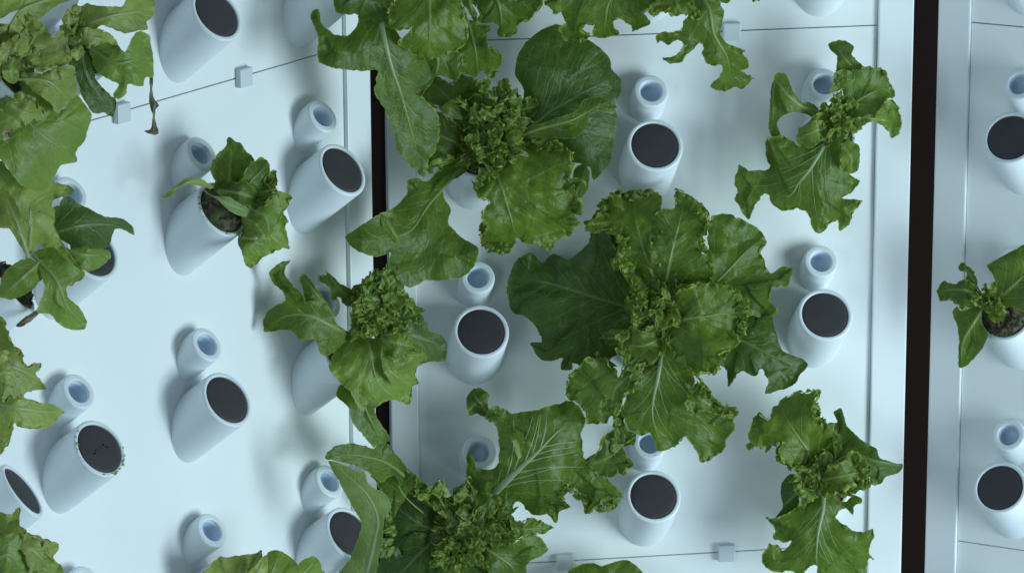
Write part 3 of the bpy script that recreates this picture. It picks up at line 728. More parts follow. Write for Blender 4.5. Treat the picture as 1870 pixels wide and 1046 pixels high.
# -- right panel
p = Plant('r', 0, 1, "small lettuce at the right picture edge with its mossy roots showing below the leaves", Z14, seed=3)
p.stem((450, 520), 12)
p.leaf([(390,480),(350,390),(270,352),(200,375),(130,362),(90,400),(85,470),(120,497),(200,490),(230,530),(260,562),(330,540),(390,560)], [(420,510,12),(280,425,26),(95,430,14)], 'mid', fr=.7, rib=1.0)
p.leaf([(360,440),(350,330),(320,270),(270,233),(240,270),(280,300),(285,350),(330,420)], [(400,460,14),(310,310,20),(255,245,10)], 'mid', fr=.9, rib=.8)
p.leaf([(340,545),(250,572),(225,540),(190,580),(215,650),(236,740),(235,870),(235,970),(275,970),(350,900),(400,840),(445,740),(400,660),(390,570)], [(410,540,10),(330,670,22),(262,800,20),(252,965,4)], 'mid', fr=.15, bl=.6)
p.leaf([(480,540),(520,480),(482,330),(450,270),(440,245),(550,180),(640,130),(760,90),(860,150),(880,400),(800,560),(700,580),(600,540),(550,560)], [(490,520,14),(620,390,28),(830,210,20)], 'mid', fr=.25, bl=.7)
p.leaf([(445,590),(480,548),(540,550),(565,592),(540,640),(490,652),(452,630)], [(500,540,16),(505,650,26)], 'lite', fr=.2, rib=0)
p.heart((430, 490), 80, 9, 14, 30, seed=13)
# -- centre of the middle panel
p = Plant('c', 1, 1, "largest frilly lettuce in the middle with a broad dark leaf spread to one side", Z9, seed=4)
p.stem((600, 500), 20, 9, 6)
p.leaf([(590,480),(540,400),(450,310),(420,230),(400,180),(345,170),(330,230),(262,290),(205,268),(160,300),(120,263),(60,300),(33,380),(40,450),(60,485),(100,500),(140,540),(160,592),(120,598),(150,650),(190,662),(235,655),(232,690),(268,692),(275,668),(330,685),(420,650),(480,600),(560,560)], [(580,500,4),(470,460,10),(350,425,16),(200,380,12),(60,350,2)], 'dark', fr=.3, cup=2, bl=.7, wav=1.4)
p.leaf([(540,480),(520,400),(500,330),(450,290),(400,180),(440,190),(520,250),(600,330),(610,440)], [(590,470,10),(500,350,18),(420,200,10)], 'dark', fr=.3, rib=1.0)
p.leaf([(640,470),(700,360),(770,290),(770,200),(780,142),(830,120),(900,150),(960,180),(987,220),(965,262),(1000,340),(1050,315),(1082,325),(1060,388),(1010,390),(1000,440),(1022,480),(980,500),(920,490),(860,470),(760,500)], [(650,480,8),(800,370,26),(900,270,26),(970,210,14)], 'mid', fr=.5, wav=1.5)
p.leaf([(700,560),(780,470),(860,450),(920,460),(1000,488),(1020,560),(1040,620),(1100,650),(1135,675),(1090,740),(1040,770),(980,782),(990,740),(970,690),(940,716),(890,700),(845,757),(835,690),(790,660)], [(660,530,4),(850,570,15),(1000,640,14),(1100,690,0)], 'dark', fr=.4, wav=1.4)
p.leaf([(600,570),(520,640),(495,700),(470,780),(458,860),(478,910),(520,932),(560,925),(590,992),(640,975),(690,940),(720,982),(755,1032),(830,985),(835,950),(865,910),(855,860),(790,800),(725,775),(715,700),(690,630),(650,570)], [(605,560,26),(590,700,42),(565,850,34),(600,975,14)], 'mid', fr=.55, cup=-3, rib=3.0, ribm='under')
p.leaf([(600,580),(520,630),(460,680),(440,720),(400,660),(375,648),(330,660),(272,720),(250,790),(310,830),(330,880),(390,892),(420,870),(425,940),(390,962),(400,1010),(430,1042),(480,1040),(440,1000),(425,985),(500,942),(462,900),(455,800),(520,740),(590,660)], [(600,590,24),(500,700,40),(420,790,36),(440,1000,14)], 'mid', fr=1.1, rib=1.2)
p.leaf([(700,690),(740,735),(760,750),(745,775),(700,790),(690,830),(720,852),(780,850),(860,872),(880,846),(830,828),(770,790),(740,730)], [(690,690,40),(740,800,48),(870,850,34)], 'frill', fr=.9, rib=0)
p.leaf([(590,420),(520,345),(480,318),(440,325),(428,285),(462,240),(440,200),(380,182),(322,182),(330,150),(400,125),(368,90),(430,52),(500,38),(560,45),(592,60),(590,130),(590,250),(615,400)], [(605,430,24),(550,290,46),(510,170,44),(495,45,22)], 'frill', fr=1.25)
p.leaf([(600,430),(560,300),(555,200),(575,125),(605,103),(650,100),(650,32),(700,50),(740,80),(777,120),(770,170),(738,210),(745,262),(790,320),(780,375),(700,430)], [(610,450,28),(628,300,52),(660,170,48),(690,60,30)], 'mid', fr=.9, bl=1.6)
p.leaf([(600,560),(520,548),(460,552),(438,600),(480,640),(488,682),(550,672),(610,620)], [(610,570,44),(530,605,54),(450,600,44)], 'frill', fr=1.2, rib=.8)
p.leaf([(600,560),(590,480),(640,420),(720,380),(800,380),(870,400),(915,470),(900,540),(870,602),(820,640),(800,692),(740,712),(690,672),(640,620)], [(605,520,40),(740,500,60),(900,480,44)], 'frill', fr=1.5, cup=4, bl=1.5)
p.leaf([(400,580),(370,578),(420,543),(480,560),(450,600),(395,595)], [(480,570,22),(380,582,18)], 'mid', fr=.3, rib=0)
p.heart((620, 480), 125, 18, 36, 62, seed=14)
p.fringe([(440,200),(460,250),(435,300),(470,325),(530,400),(510,480),(500,540)], 47, 13, 5.5)
p.fringe([(690,395),(790,385),(880,420),(912,480),(890,560),(830,630),(770,700),(700,690)], 50, 13, 5.5)
p.fringe([(325,165),(380,120),(400,80),(440,55),(560,50)], 25, 12, 5)
p.fringe([(740,90),(770,160),(745,230),(785,310)], 44, 12, 5)
p.fringe([(262,735),(330,665),(378,655),(410,720)], 28, 12, 5)
p.fringe([(690,750),(760,780),(800,830),(870,855)], 42, 12, 5)
p.fringe([(445,580),(460,650),(500,680),(540,670)], 50, 12, 5)
p.fringe([(370,760),(430,850),(440,930)], 34, 11, 4.5)
# -- upper middle panel, left column
p = Plant('c', 0, 0, "big lettuce with one broad round dark leaf, beside the narrow dark gap", Z6, seed=5)
p.stem((640, 400), 16, 9, 6)
p.leaf([(740,370),(800,260),(820,160),(778,90),(790,10),(830,-60),(900,-110),(960,-135),(1000,-120),(1060,-85),(1110,-60),(1160,-30),(1200,20),(1210,65),(1250,110),(1252,165),(1225,220),(1237,290),(1225,350),(1210,450),(1190,500),(1130,557),(1110,500),(1050,480),(960,470),(820,440)], [(700,390,8),(850,310,22),(990,220,32),(1190,110,12)], 'dark', fr=.15, cup=-3, bl=.6, rib=2.4, wav=.8)
p.leaf([(800,360),(880,310),(960,285),(1050,250),(1085,200),(1160,188),(1230,228),(1215,262),(1150,250),(1110,262),(1100,320),(1050,370),(980,372),(880,370)], [(760,370,26),(900,325,42),(1030,290,46),(1170,215,36)], 'mid', fr=.15, bl=.5, rib=1.8)
p.leaf([(1040,520),(1050,500),(1090,483),(1112,520),(1105,592),(1060,647),(1015,640),(1030,580)], [(1010,560,20),(1080,560,28),(1095,600,22)], 'mid', fr=.3, rib=0)
p.leaf([(600,420),(520,440),(450,500),(390,560),(340,545),(300,560),(298,620),(240,680),(150,720),(60,785),(23,810),(60,860),(120,890),(180,896),(225,880),(218,940),(260,1000),(310,1036),(380,1005),(440,1005),(540,990),(600,940),(617,860),(540,810),(483,745),(497,690),(468,640),(460,590),(500,560),(560,520)], [(620,410,8),(500,550,30),(400,660,56),(300,790,80),(100,830,120)], 'mid', fr=.18, cup=-2, bl=.7, rib=2.0)
p.leaf([(178,705),(215,698),(240,710),(245,770),(273,842),(225,812),(190,762)], [(240,700,92),(215,740,100),(268,838,94)], 'lite', fr=.1, rib=0, bl=.4)
p.leaf([(600,430),(520,300),(430,258),(350,268),(338,360),(358,450),(380,512),(440,480),(520,470)], [(600,430,12),(460,365,30),(345,330,16)], 'mid', fr=.7, bl=1.4, rib=1.2)
p.leaf([(370,490),(430,465),(500,450),(502,465),(450,495),(400,512),(375,512)], [(500,458,36),(430,482,42),(375,505,32)], 'lite', fr=.8, rib=0)
p.leaf([(560,350),(500,240),(440,235),(400,225),(365,200),(370,150),(400,110),(435,97),(500,130),(530,90),(590,105),(635,130),(632,180),(600,240),(620,320)], [(600,360,14),(510,220,26),(420,130,12)], 'mid', fr=.7, rib=1.2)
p.leaf([(440,240),(490,200),(522,230),(547,290),(510,285),(470,265)], [(545,290,34),(490,240,40),(445,240,30)], 'lite', fr=.5, rib=0)
p.leaf([(690,450),(640,530),(600,590),(640,640),(662,660),(638,720),(660,760),(623,820),(680,866),(760,872),(790,815),(830,842),(880,830),(930,857),(960,822),(1030,790),(1040,720),(1077,660),(1030,640),(1010,560),(1037,490),(1020,430),(960,430),(890,368),(820,390),(740,420)], [(670,440,26),(720,590,48),(765,740,42),(790,830,20)], 'frill', fr=1.0, cup=-2, bl=1.7, rib=1.6)
p.leaf([(650,520),(620,560),(605,600),(640,625),(650,560),(700,540),(690,500)], [(690,500,44),(640,545,50),(615,600,40)], 'frill', fr=.9, rib=0)
p.heart((700, 275), 150, 22, 30, 60, seed=15)
p.heart((700, 410), 110, 10, 34, 52, seed=25, squash=.6)
p.heart((615, 425), 90, 8, 14, 40, seed=27)
p.fringe([(600,600),(640,540),(740,470)], 46, 12, 5)
p.fringe([(900,380),(1010,440),(1010,520),(1030,600),(1060,680),(1030,770)], 38, 12, 5)
p.fringe([(380,500),(450,485),(500,458)], 36, 10, 4)
p.fringe([(640,720),(650,780),(630,830),(690,865),(760,870)], 26, 11, 4.5)
# -- top of the picture, above the gap
p = Plant('l', 2, -1, "lettuce hanging from the top, its long pale ribbed leaf over the narrow dark gap", Z5, seed=6)
p.stem((330, -60), 30, 9, 6)
p.leaf([(400,60),(380,120),(330,100),(295,90),(285,140),(230,200),(150,190),(85,130),(70,55),(35,60),(22,100),(60,200),(63,330),(110,370),(180,390),(350,395),(402,400),(378,510),(430,600),(490,760),(508,850),(600,950),(660,992),(690,900),(720,850),(745,760),(740,650),(670,560),(640,520),(700,440),(690,330),(600,300),(530,220),(480,140),(450,60)], [(400,40,40),(435,220,58),(480,390,52),(540,560,36),(640,930,6)], 'mid', fr=.3, cup=-3, rib=3.6, bl=.9, ribm='under')
p.leaf([(150,-20),(165,60),(220,87),(290,82),(330,112),(400,132),(475,110),(490,40),(460,-80),(300,-110),(180,-80)], [(380,-110,50),(330,0,64),(300,100,50)], 'dark', fr=.5)
p.leaf([(650,280),(660,350),(640,430),(600,480),(640,540),(720,440),(760,430),(840,450),(862,400),(860,310),(760,260)], [(700,240,40),(740,340,44),(720,440,30)], 'mid', fr=.4, rib=0)
p.leaf([(460,55),(470,150),(520,167),(582,160),(570,190),(520,240),(560,282),(640,332),(740,325),(800,300),(862,270),(905,200),(885,60),(820,-80),(600,-90),(490,20)], [(680,-90,58),(690,80,74),(690,220,72),(690,325,52)], 'frill', fr=.7, bl=1.9, cup=-2, rib=1.6)
p = Plant('c', 0, -1, "lettuce cut off by the top edge, frilly leaves beside the broad round dark leaf", Z5, seed=7, soil=False)
p.leaf([(800,200),(870,330),(860,410),(912,420),(945,442),(982,400),(1050,425),(1092,330),(1070,290),(1010,240),(1030,150),(1000,140),(960,130),(880,100)], [(880,40,40),(945,270,50),(960,430,28)], 'mid', fr=.8, rib=1.2)
p.leaf([(880,-60),(960,60),(970,130),(1040,133),(1077,150),(1068,202),(1120,206),(1170,190),(1200,140),(1290,80),(1332,10),(1320,-80),(1100,-120)], [(1000,-150,40),(1080,30,52),(1100,195,30)], 'mid', fr=.8)
p.leaf([(830,-60),(900,60),(960,130),(930,10),(940,-80)], [(900,-90,60),(930,100,54)], 'frill', fr=.8, rib=0)
# -- top, hanging over the upper seam
p = Plant('c', 1, -1, "frilly lettuce hanging from the top edge over the upper seam with a drooping narrow leaf", Z11, seed=8, soil=False)
p.leaf([(60,10),(108,60),(140,112),(200,88),(220,150),(242,190),(188,240),(220,300),(345,352),(370,330),(405,322),(412,280),(368,240),(400,200),(472,195),(470,290),(540,307),(645,270),(622,180),(680,150),(720,172),(770,210),(780,262),(840,240),(870,212),(918,180),(880,110),(940,70),(1000,-60),(800,-260),(300,-220)], [(800,-240,40),(600,0,52),(560,160,46),(550,300,26)], 'mid', fr=.7, ser=1.3)
p.leaf([(950,60),(1040,48),(1130,122),(1200,90),(1242,110),(1190,190),(1160,250),(1000,275),(968,300),(975,362),(1010,330),(1060,367),(1140,320),(1182,350),(1180,400),(1130,450),(1028,475),(1080,517),(1160,517),(1222,440),(1300,370),(1352,358),(1350,462),(1400,525),(1500,532),(1508,575),(1480,630),(1410,695),(1460,732),(1540,752),(1600,715),(1680,717),(1750,652),(1775,643),(1660,582),(1722,540),(1722,490),(1680,440),(1692,410),(1560,360),(1500,290),(1500,210),(1520,100),(1500,30),(1562,-10),(1300,-170),(1000,-80)], [(1200,-200,40),(1390,50,62),(1440,280,58),(1550,480,42),(1590,715,12)], 'mid', fr=.5, ser=1.2, rib=2.2, bl=1.3)
p.leaf([(1040,-40),(960,20),(900,90),(950,130),(1000,80),(1120,130),(1240,120),(1310,180),(1290,270),(1340,200),(1300,60),(1180,-60)], [(1150,-80,62),(1150,60,70),(1290,240,58)], 'frill', fr=1.2, rib=0)
p.leaf([(1740,-40),(1758,22),(1782,14),(1812,10),(1840,-40)], [(1790,-60,30),(1785,10,30)], 'mid', fr=.5, rib=0)
# -- lower middle panel, left column
p = Plant('c', 0, 2, "wide sprawling lettuce near the bottom with a pale veined leaf and a greyish drooping leaf", Z10, seed=9)
p.stem((820, 770), 18, 9, 6)
p.leaf([(700,800),(560,600),(540,555),(480,575),(455,560),(420,505),(350,540),(270,480),(200,450),(90,425),(42,410),(48,388),(100,340),(180,330),(260,342),(312,360),(335,328),(380,330),(425,380),(480,450),(500,490),(545,512),(640,600),(740,720)], [(720,770,6),(560,590,60),(400,450,120),(240,400,150),(50,400,170)], 'mid', fr=.3)
p.leaf([(700,780),(600,650),(520,610),(430,590),(395,640),(375,740),(388,830),(355,920),(400,962),(460,950),(540,900),(640,850)], [(720,795,20),(600,790,34),(500,730,34),(405,650,16)], 'dark', fr=.6, rib=2.6, bl=1.4)
p.leaf([(660,840),(560,820),(480,850),(420,910),(350,970),(325,1080),(480,1100),(640,1080),(700,940)], [(700,830,22),(570,930,36),(430,1080,16)], 'dark', fr=.5, rib=1.8, bl=1.4)
p.leaf([(720,840),(650,900),(620,1000),(640,1060),(760,1100),(900,1100),(1000,1080),(940,960),(860,860)], [(770,820,28),(770,960,40),(800,1090,20)], 'dark', fr=.6, bl=1.4)
p.leaf([(900,850),(1000,890),(1080,878),(1180,828),(1232,850),(1277,912),(1240,947),(1180,972),(1150,1010),(1152,1080),(1020,1110),(920,1000)], [(840,850,24),(960,930,40),(1060,1000,36),(1120,1070,18)], 'mid', fr=.2, bl=.8, rib=2.2)
p.leaf([(60,428),(150,450),(235,490),(255,478),(290,560),(380,610),(407,680),(370,745),(358,880),(338,960),(300,1070),(80,1100),(180,960),(240,780),(200,690),(130,560)], [(260,1080,120),(310,880,165),(330,740,185),(260,600,200),(80,440,205)], 'under', fr=.12, bl=.4, cup=-3, rib=1.6)
p.leaf([(300,480),(380,420),(480,465),(548,515),(542,560),(500,600),(470,660),(410,740),(370,640),(330,560)], [(640,760,20),(480,620,70),(420,500,90)], 'mid', fr=.6, rib=1.2)
p.leaf([(960,610),(900,600),(850,560),(818,490),(830,378),(852,400),(880,470),(960,470),(1000,430),(1002,320),(980,220),(923,195),(945,150),(988,128),(1080,165),(1180,150),(1290,120),(1400,100),(1480,190),(1455,280),(1470,400),(1520,470),(1600,530),(1682,610),(1655,670),(1600,714),(1580,650),(1530,690),(1475,717),(1460,620),(1385,560),(1335,630),(1397,680),(1340,700),(1315,767),(1270,720),(1180,722),(1110,650),(1060,710),(1000,680)], [(940,640,18),(1080,500,34),(1210,380,40),(1330,260,38),(1440,190,24)], 'mid', fr=.45, cup=-2, rib=4.2, fan=(6, 0.85), ribm='under')
p.leaf([(1060,280),(1090,250),(1130,270),(1140,330),(1110,420),(1080,330)], [(1110,420,40),(1100,320,48),(1085,265,40)], 'lite', fr=.3, rib=0, bl=.4)
p.leaf([(1440,430),(1520,400),(1560,350),(1580,300),(1640,255),(1752,280),(1745,335),(1683,360),(1737,440),(1690,490),(1630,512),(1560,500),(1490,460)], [(1440,440,22),(1580,420,34),(1720,310,24)], 'mid', fr=.9, rib=1.0)
p.leaf([(935,190),(880,165),(832,175),(823,80),(860,28),(905,28),(947,60),(940,110),(950,165)], [(960,180,20),(890,100,30),(850,40,16)], 'mid', fr=.25, rib=1.0, bl=.6)
p.leaf([(900,860),(1000,830),(1060,762),(1130,758),(1180,735),(1240,770),(1307,797),(1240,832),(1160,842),(1090,872),(980,890)], [(880,850,30),(1080,810,44),(1295,797,24)], 'frill', fr=1.0, rib=1.2)
p.leaf([(740,760),(600,660),(500,600),(470,568),(500,560),(565,590),(605,575),(640,592),(668,533),(702,575),(695,640),(745,635),(775,620),(800,740)], [(780,770,34),(690,690,46),(600,610,38)], 'frill', fr=1.0)
p.leaf([(820,790),(790,640),(810,560),(840,520),(850,600),(920,610),(1000,620),(990,700),(900,800)], [(840,780,34),(880,680,46),(850,560,34)], 'frill', fr=.9, rib=0)
p.heart((860, 770), 190, 26, 32, 58, m='mid', seed=16)
p.heart((760, 880), 120, 10, 34, 50, seed=26)
p.fringe([(420,470),(480,560),(560,600),(640,590),(700,545)], 62, 12, 5.5)
p.fringe([(390,640),(378,740),(388,830),(358,920),(400,960)], 40, 12, 5, m='mid')
p.fringe([(640,1000),(740,965),(860,965),(960,1010)], 44, 12, 5.5)
p.fringe([(1300,690),(1390,570),(1470,640),(1560,690),(1670,620)], 34, 10, 4.5)
p.fringe([(690,560),(690,640),(760,640),(820,560)], 46, 11, 5)
p.fringe([(980,880),(1080,860),(1120,780)], 42, 11, 5)
# -- left panel, column by the gap
p = Plant('l', 2, 1, "curly hearted lettuce in front of the narrow dark gap, one long leaf pointing away", Z4, seed=10)
p.stem((560, 400), 20, 8, 5)
p.leaf([(520,640),(430,680),(408,740),(470,800),(490,880),(545,945),(600,1007),(620,990),(682,975),(670,930),(620,860),(605,800),(610,740),(600,660)], [(540,600,4),(550,780,16),(600,900,14),(645,985,4)], 'mid', fr=.15, bl=.5)
p.leaf([(640,440),(780,330),(840,323),(880,370),(890,410),(950,425),(982,480),(970,562),(900,565),(850,577),(800,562),(720,500)], [(620,440,8),(790,430,20),(965,490,6)], 'dark', fr=.12, bl=.6)
p.leaf([(520,430),(470,410),(410,370),(350,260),(310,248),(250,260),(240,222),(190,180),(150,130),(145,80),(168,43),(110,60),(63,110),(80,160),(130,200),(145,245),(100,275),(50,310),(28,395),(50,413),(170,405),(230,457),(290,450),(330,522),(370,532),(430,490),(500,480)], [(520,440,14),(400,390,30),(270,330,36),(150,330,28),(45,392,12)], 'mid', fr=.35, cup=2)
p.leaf([(250,262),(238,205),(215,130),(247,113),(300,180),(350,245),(400,330),(350,300),(318,248)], [(400,350,24),(300,215,34),(235,125,18)], 'mid', fr=.2, rib=.8, bl=.5)
p.leaf([(470,280),(420,240),(390,242),(370,190),(350,160),(315,150),(320,125),(352,122),(352,92),(385,130),(430,158),(480,200),(540,260)], [(540,310,16),(420,185,22),(355,110,12)], 'mid', fr=.7, rib=.8)
p.leaf([(560,440),(480,455),(400,510),(373,600),(420,662),(470,712),(520,802),(547,817),(558,790),(600,750),(605,807),(650,777),(700,760),(787,787),(800,697),(834,675),(810,640),(830,590),(882,555),(830,480),(740,440),(640,440)], [(570,430,24),(590,560,44),(630,680,42),(740,775,18)], 'lite', fr=.45, bl=1.6, cup=-3, rib=1.6)
p.leaf([(640,520),(700,560),(722,620),(782,660),(740,692),(690,672),(650,610)], [(640,530,46),(690,620,54),(770,670,42)], 'lite', fr=.3, rib=0, bl=.6)
p.leaf([(640,440),(720,420),(800,450),(850,490),(840,520),(790,500),(720,560),(660,540)], [(630,460,44),(730,470,54),(835,500,44)], 'frill', fr=.8, rib=0)
p.heart((630, 280), 175, 26, 26, 56, seed=17)
# -- left panel, middle column
p = Plant('l', 1, 0, "small lettuce leaning out of its tube with bared mossy roots and one thin leaf", Z3, seed=12, dome=0.014)
sp = link('algae_specks', s1, None, p.root); sp['kind'] = 'stuff'; sp.rotation_euler = (0, 0, 0)
p.stem((570, 520), 16)
p.leaf([(520,470),(428,300),(425,270),(470,190),(530,110),(555,45),(640,95),(680,160),(742,215),(690,330),(620,440)], [(550,490,8),(565,300,28),(570,65,12)], 'mid', fr=.6, wav=1.7, bl=1.8, rib=1.2)
p.leaf([(600,460),(660,330),(700,250),(745,212),(810,200),(857,240),(850,320),(820,370),(900,440),(820,490),(720,500)], [(590,490,18),(730,350,40),(845,235,24)], 'mid', fr=.6, wav=1.7, bl=1.8, rib=1.2)
p.leaf([(640,560),(760,500),(830,500),(900,440),(960,450),(1015,490),(960,590),(992,660),(965,700),(1002,856),(940,860),(840,900),(735,992),(680,980),(645,880),(625,800),(660,700)], [(590,590,10),(770,680,26),(900,800,22),(990,850,12)], 'lite', fr=.5, wav=1.8, bl=1.8, rib=1.4)
p.leaf([(440,420),(480,340),(560,370),(700,375),(830,490),(740,580),(640,530),(500,470)], [(480,440,20),(620,450,36),(800,510,26)], 'mid', fr=.5, wav=1.6, bl=2.0, rib=1.0)
p.leaf([(735,640),(760,570),(830,540),(900,470),(950,560),(905,680),(848,785),(790,722)], [(700,560,34),(820,630,50),(850,775,36)], 'lite', fr=.3, wav=1.3, rib=.8)
p.leaf([(330,400),(420,468),(480,478),(560,480),(640,530),(742,592),(690,627),(600,610),(530,560),(470,500),(400,462)], [(350,410,30),(520,520,46),(730,598,36)], 'under', fr=.12, bl=.4, rib=0)
p.leaf([(440,400),(330,343),(240,343),(180,380),(110,450),(70,470),(43,453),(75,490),(130,472),(200,402),(280,387),(340,402),(420,425)], [(440,410,24),(290,362,40),(160,420,40),(55,468,34)], 'lite', fr=.15, bl=.3, rib=.8)
p.leaf([(630,790),(700,740),(780,742),(860,800),(765,832),(680,832)], [(640,780,16),(750,785,26),(850,802,16)], 'pale', fr=.3, rib=0)
p.heart((740, 420), 175, 5, 14, 34, m='mid', seed=28, amp=.55)
# -- bottom edge, left panel
p = Plant('l', 1, 2, "pale yellow green lettuce showing only its upper leaves at the bottom edge of the picture", Z8, seed=13)
p.leaf([(60,600),(120,520),(220,420),(330,417),(440,400),(540,390),(600,385),(640,350),(655,400),(690,560),(660,720),(420,760),(150,740)], [(400,740,8),(430,560,26),(480,400,18)], 'pale', fr=.3, cup=-2)
p.leaf([(600,700),(640,500),(690,400),(720,360),(800,357),(880,380),(960,430),(1010,490),(1050,600),(1000,740),(760,780)], [(600,760,12),(750,560,32),(820,370,20)], 'lite', fr=.2, cup=-2)
p.leaf([(900,700),(980,540),(1040,470),(1110,430),(1170,408),(1222,450),(1252,530),(1320,680),(1200,780),(960,780)], [(800,760,10),(1040,600,26),(1200,430,14)], 'lite', fr=.2)
p.leaf([(500,600),(590,500),(640,430),(690,395),(712,470),(690,600),(560,680)], [(520,680,34),(620,540,42),(690,410,34)], 'pale', fr=.3, rib=1.4)
# -- bottom edge, under the lower seam
p = Plant('c', 1, 3, "lettuce leaf tip poking up over the lower seam at the bottom edge", ZP, seed=14, soil=False)
p.leaf([(1020,1085),(1038,1042),(1060,1030),(1085,1027),(1100,1033),(1130,1022),(1152,1025),(1172,1042),(1195,1085),(1200,1150),(1100,1170),(1040,1140)], [(1150,1180,10),(1120,1100,24),(1110,1025,14)], 'mid', fr=.3)
# -- far left wall
p = Plant('f', 2, -1, "very large pale wilted lettuce in the upper left corner with a broad hanging leaf", Z1, seed=15, view=.6)
p.stem((60, 480), 20, 9, 6)
p.leaf([(-60,0),(60,-40),(430,-60),(440,-20),(320,40),(250,95),(220,112),(160,75),(90,60),(20,100),(-60,120)], [(20,260,40),(120,60,70),(400,-30,60)], 'pale', fr=.2)
p.leaf([(-60,640),(40,480),(120,410),(260,440),(400,500),(520,640),(527,690),(487,815),(440,880),(445,937),(385,950),(345,967),(300,1046),(250,1110),(120,1070),(20,940),(-60,860)], [(20,540,20),(170,720,40),(320,840,36),(420,930,16)], 'lite', fr=.2, bl=.8, cup=-2)
p.leaf([(-60,200),(0,150),(90,140),(100,70),(150,60),(220,112),(270,162),(300,222),(370,200),(400,280),(380,360),(300,400),(200,400),(60,400),(-40,380)], [(30,440,36),(160,280,58),(230,130,36)], 'pale', fr=.8, bl=1.7)
p.leaf([(110,400),(240,430),(330,380),(420,400),(445,500),(425,560),(382,640),(330,642),(260,570),(180,520)], [(60,460,46),(270,470,62),(400,590,44)], 'pale', fr=.5, bl=1.7)
p.leaf([(10,400),(30,350),(70,338),(112,400),(102,460),(75,492),(20,450)], [(60,340,60),(60,410,66),(75,490,56)], 'lite', fr=.3, rib=0)
p.leaf([(-60,620),(0,620),(120,552),(220,600),(272,670),(200,700),(120,742),(60,770),(0,800),(-60,820)], [(-20,560,40),(120,640,56),(240,680,44)], 'pale', fr=.9, bl=1.8, rib=0)
p.leaf([(20,250),(-40,330),(-60,480),(0,470),(60,330),(150,330),(180,260),(120,200)], [(20,420,60),(90,260,70),(150,220,60)], 'pale', fr=1.0, rib=0, bl=1.5)
p.heart((130, 270), 150, 9, 44, 64, m='pale', seed=18, amp=.8)
p = Plant('l', 0, -1, "wilted lettuce in the upper left with a dried brown shred dangling below its leaves", Z1, seed=16)
p.stem((480, 230), 14)
p.leaf([(420,270),(500,262),(530,360),(560,470),(640,550),(674,600),(655,677),(600,652),(540,652),(480,560),(440,450),(380,340)], [(460,260,14),(500,440,24),(640,645,6)], 'dark', fr=.3)
p.leaf([(450,60),(500,20),(560,35),(700,40),(740,-20),(880,-20),(892,80),(850,130),(852,170),(780,182),(720,197),(650,165),(590,152),(560,170),(500,192),(450,202)], [(450,150,26),(650,90,42),(870,60,22)], 'pale', fr=.3, cup=-3)
p.leaf([(520,260),(600,220),(670,240),(722,300),(780,200),(830,185),(870,220),(885,330),(887,440),(840,450),(825,502),(740,487),(730,540),(690,577),(658,550),(690,490),(640,470),(560,420),(530,330)], [(500,270,20),(660,360,34),(760,350,34),(850,330,18)], 'lite', fr=.25, cup=-2, rib=1.2)
p.leaf([(380,200),(450,170),(560,165),(640,200),(680,260),(600,250),(530,270),(420,270),(380,240)], [(400,230,34),(520,215,48),(660,245,34)], 'pale', fr=.7, rib=0)
p.leaf([(866,450),(887,450),(880,520),(896,580),(917,610),(903,640),(896,690),(918,772),(880,778),(836,760),(875,742),(882,660),(862,600),(868,520)], [(876,440,16),(878,520,12),(890,620,10),(885,770,6)], 'dry', fr=.27, rib=0, ser=.5, step=.9, name='dried_shred')
p.heart((440, 190), 90, 6, 34, 50, m='pale', seed=19, amp=.7)
p = Plant('f', 2, 0, "pale wilted lettuce at the left edge with a dark leaf pointing over the bare panel", Z2, seed=17, view=.6)
p.stem((170, 640), 16)
p.leaf([(340,585),(440,560),(600,570),(617,612),(580,662),(500,692),(430,642)], [(320,550,18),(480,600,28),(600,590,16)], 'lite', fr=.4)
p.leaf([(300,470),(330,350),(340,300),(380,268),(440,310),(520,350),(590,385),(700,403),(752,450),(757,492),(735,482),(680,455),(640,462),(620,540),(600,562),(540,572),(400,550)], [(230,500,26),(420,440,44),(600,430,36),(745,470,24)], 'dark', fr=.15, bl=.6)
p.leaf([(-60,60),(0,68),(60,130),(140,200),(220,190),(300,190),(400,218),(412,250),(305,290),(290,335),(330,330),(402,350),(312,402),(310,450),(370,560),(480,702),(450,742),(380,770),(310,620),(220,540),(150,600),(60,460),(-40,420)], [(150,640,20),(170,470,46),(180,320,50),(330,240,28)], 'pale', fr=.3, bl=1.0)
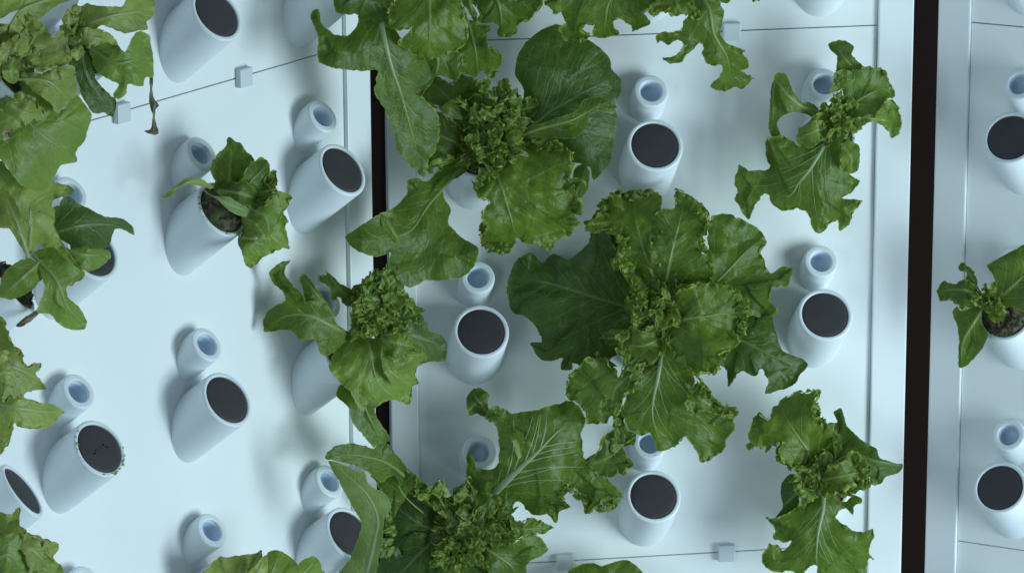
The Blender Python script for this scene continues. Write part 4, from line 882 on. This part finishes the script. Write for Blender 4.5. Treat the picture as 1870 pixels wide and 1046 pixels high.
p.leaf([(200,620),(180,590),(290,558),(370,620),(472,717),(382,772),(380,832),(440,890),(487,970),(472,1017),(400,1022),(330,992),(280,930),(205,920),(250,800),(230,700)], [(180,600,34),(310,740,48),(370,880,40),(450,985,18)], 'lite', fr=.2, bl=.8)
p.leaf([(170,620),(60,660),(10,730),(-10,830),(60,852),(130,832),(200,782),(250,700)], [(230,630,38),(120,730,46),(20,830,28)], 'lite', fr=.2, bl=.7)
p.leaf([(-40,200),(30,220),(80,290),(115,370),(135,460),(165,610),(110,545),(60,445),(-40,420)], [(160,620,56),(95,430,66),(10,220,50)], 'pale', fr=.3, bl=.8)
p.leaf([(205,910),(150,945),(88,1000),(130,1002),(200,950),(230,920)], [(215,915,28),(150,965,30),(95,1002,26)], 'dry', fr=.2, rib=0, step=.9, ser=.4, name='dried_stalk')
p = Plant('f', 1, 0, "ragged browned lettuce at the left edge just above the speckled plug", Z7, seed=18, view=.6)
p.leaf([(-60,-10),(0,20),(40,100),(85,170),(110,212),(165,205),(150,260),(190,302),(120,312),(60,330),(-60,300)], [(-60,240,16),(50,220,34),(180,290,16)], 'pale', fr=.7)
p.leaf([(-60,300),(60,322),(110,350),(200,368),(253,400),(227,430),(180,462),(100,467),(60,440),(40,500),(0,562),(-60,600),(-80,450)], [(-60,350,20),(80,385,38),(248,402,18)], 'pale', fr=.6)
p.leaf([(-60,120),(20,160),(60,240),(120,300),(60,350),(-40,330)], [(-60,260,40),(30,240,52),(110,300,42)], 'pale', fr=.8, rib=0)
p = Plant('f', 1, 1, "ragged yellowish lettuce in the lower left corner of the picture", Z7, seed=19, view=.6)
p.leaf([(-60,800),(0,800),(50,812),(80,778),(78,840),(110,880),(235,930),(215,980),(248,1022),(240,1090),(-20,1110),(-80,950)], [(-60,960,14),(80,950,34),(230,1020,16)], 'pale', fr=.5)
p.leaf([(-60,890),(0,900),(60,878),(102,950),(120,1040),(80,1090),(-40,1090)], [(-60,1010,40),(30,970,52),(90,1040,40)], 'lite', fr=.4)
p.leaf([(60,900),(110,890),(180,930),(210,990),(160,1050),(110,1000)], [(60,930,44),(130,950,50),(190,1020,36)], 'pale', fr=.8, rib=0)
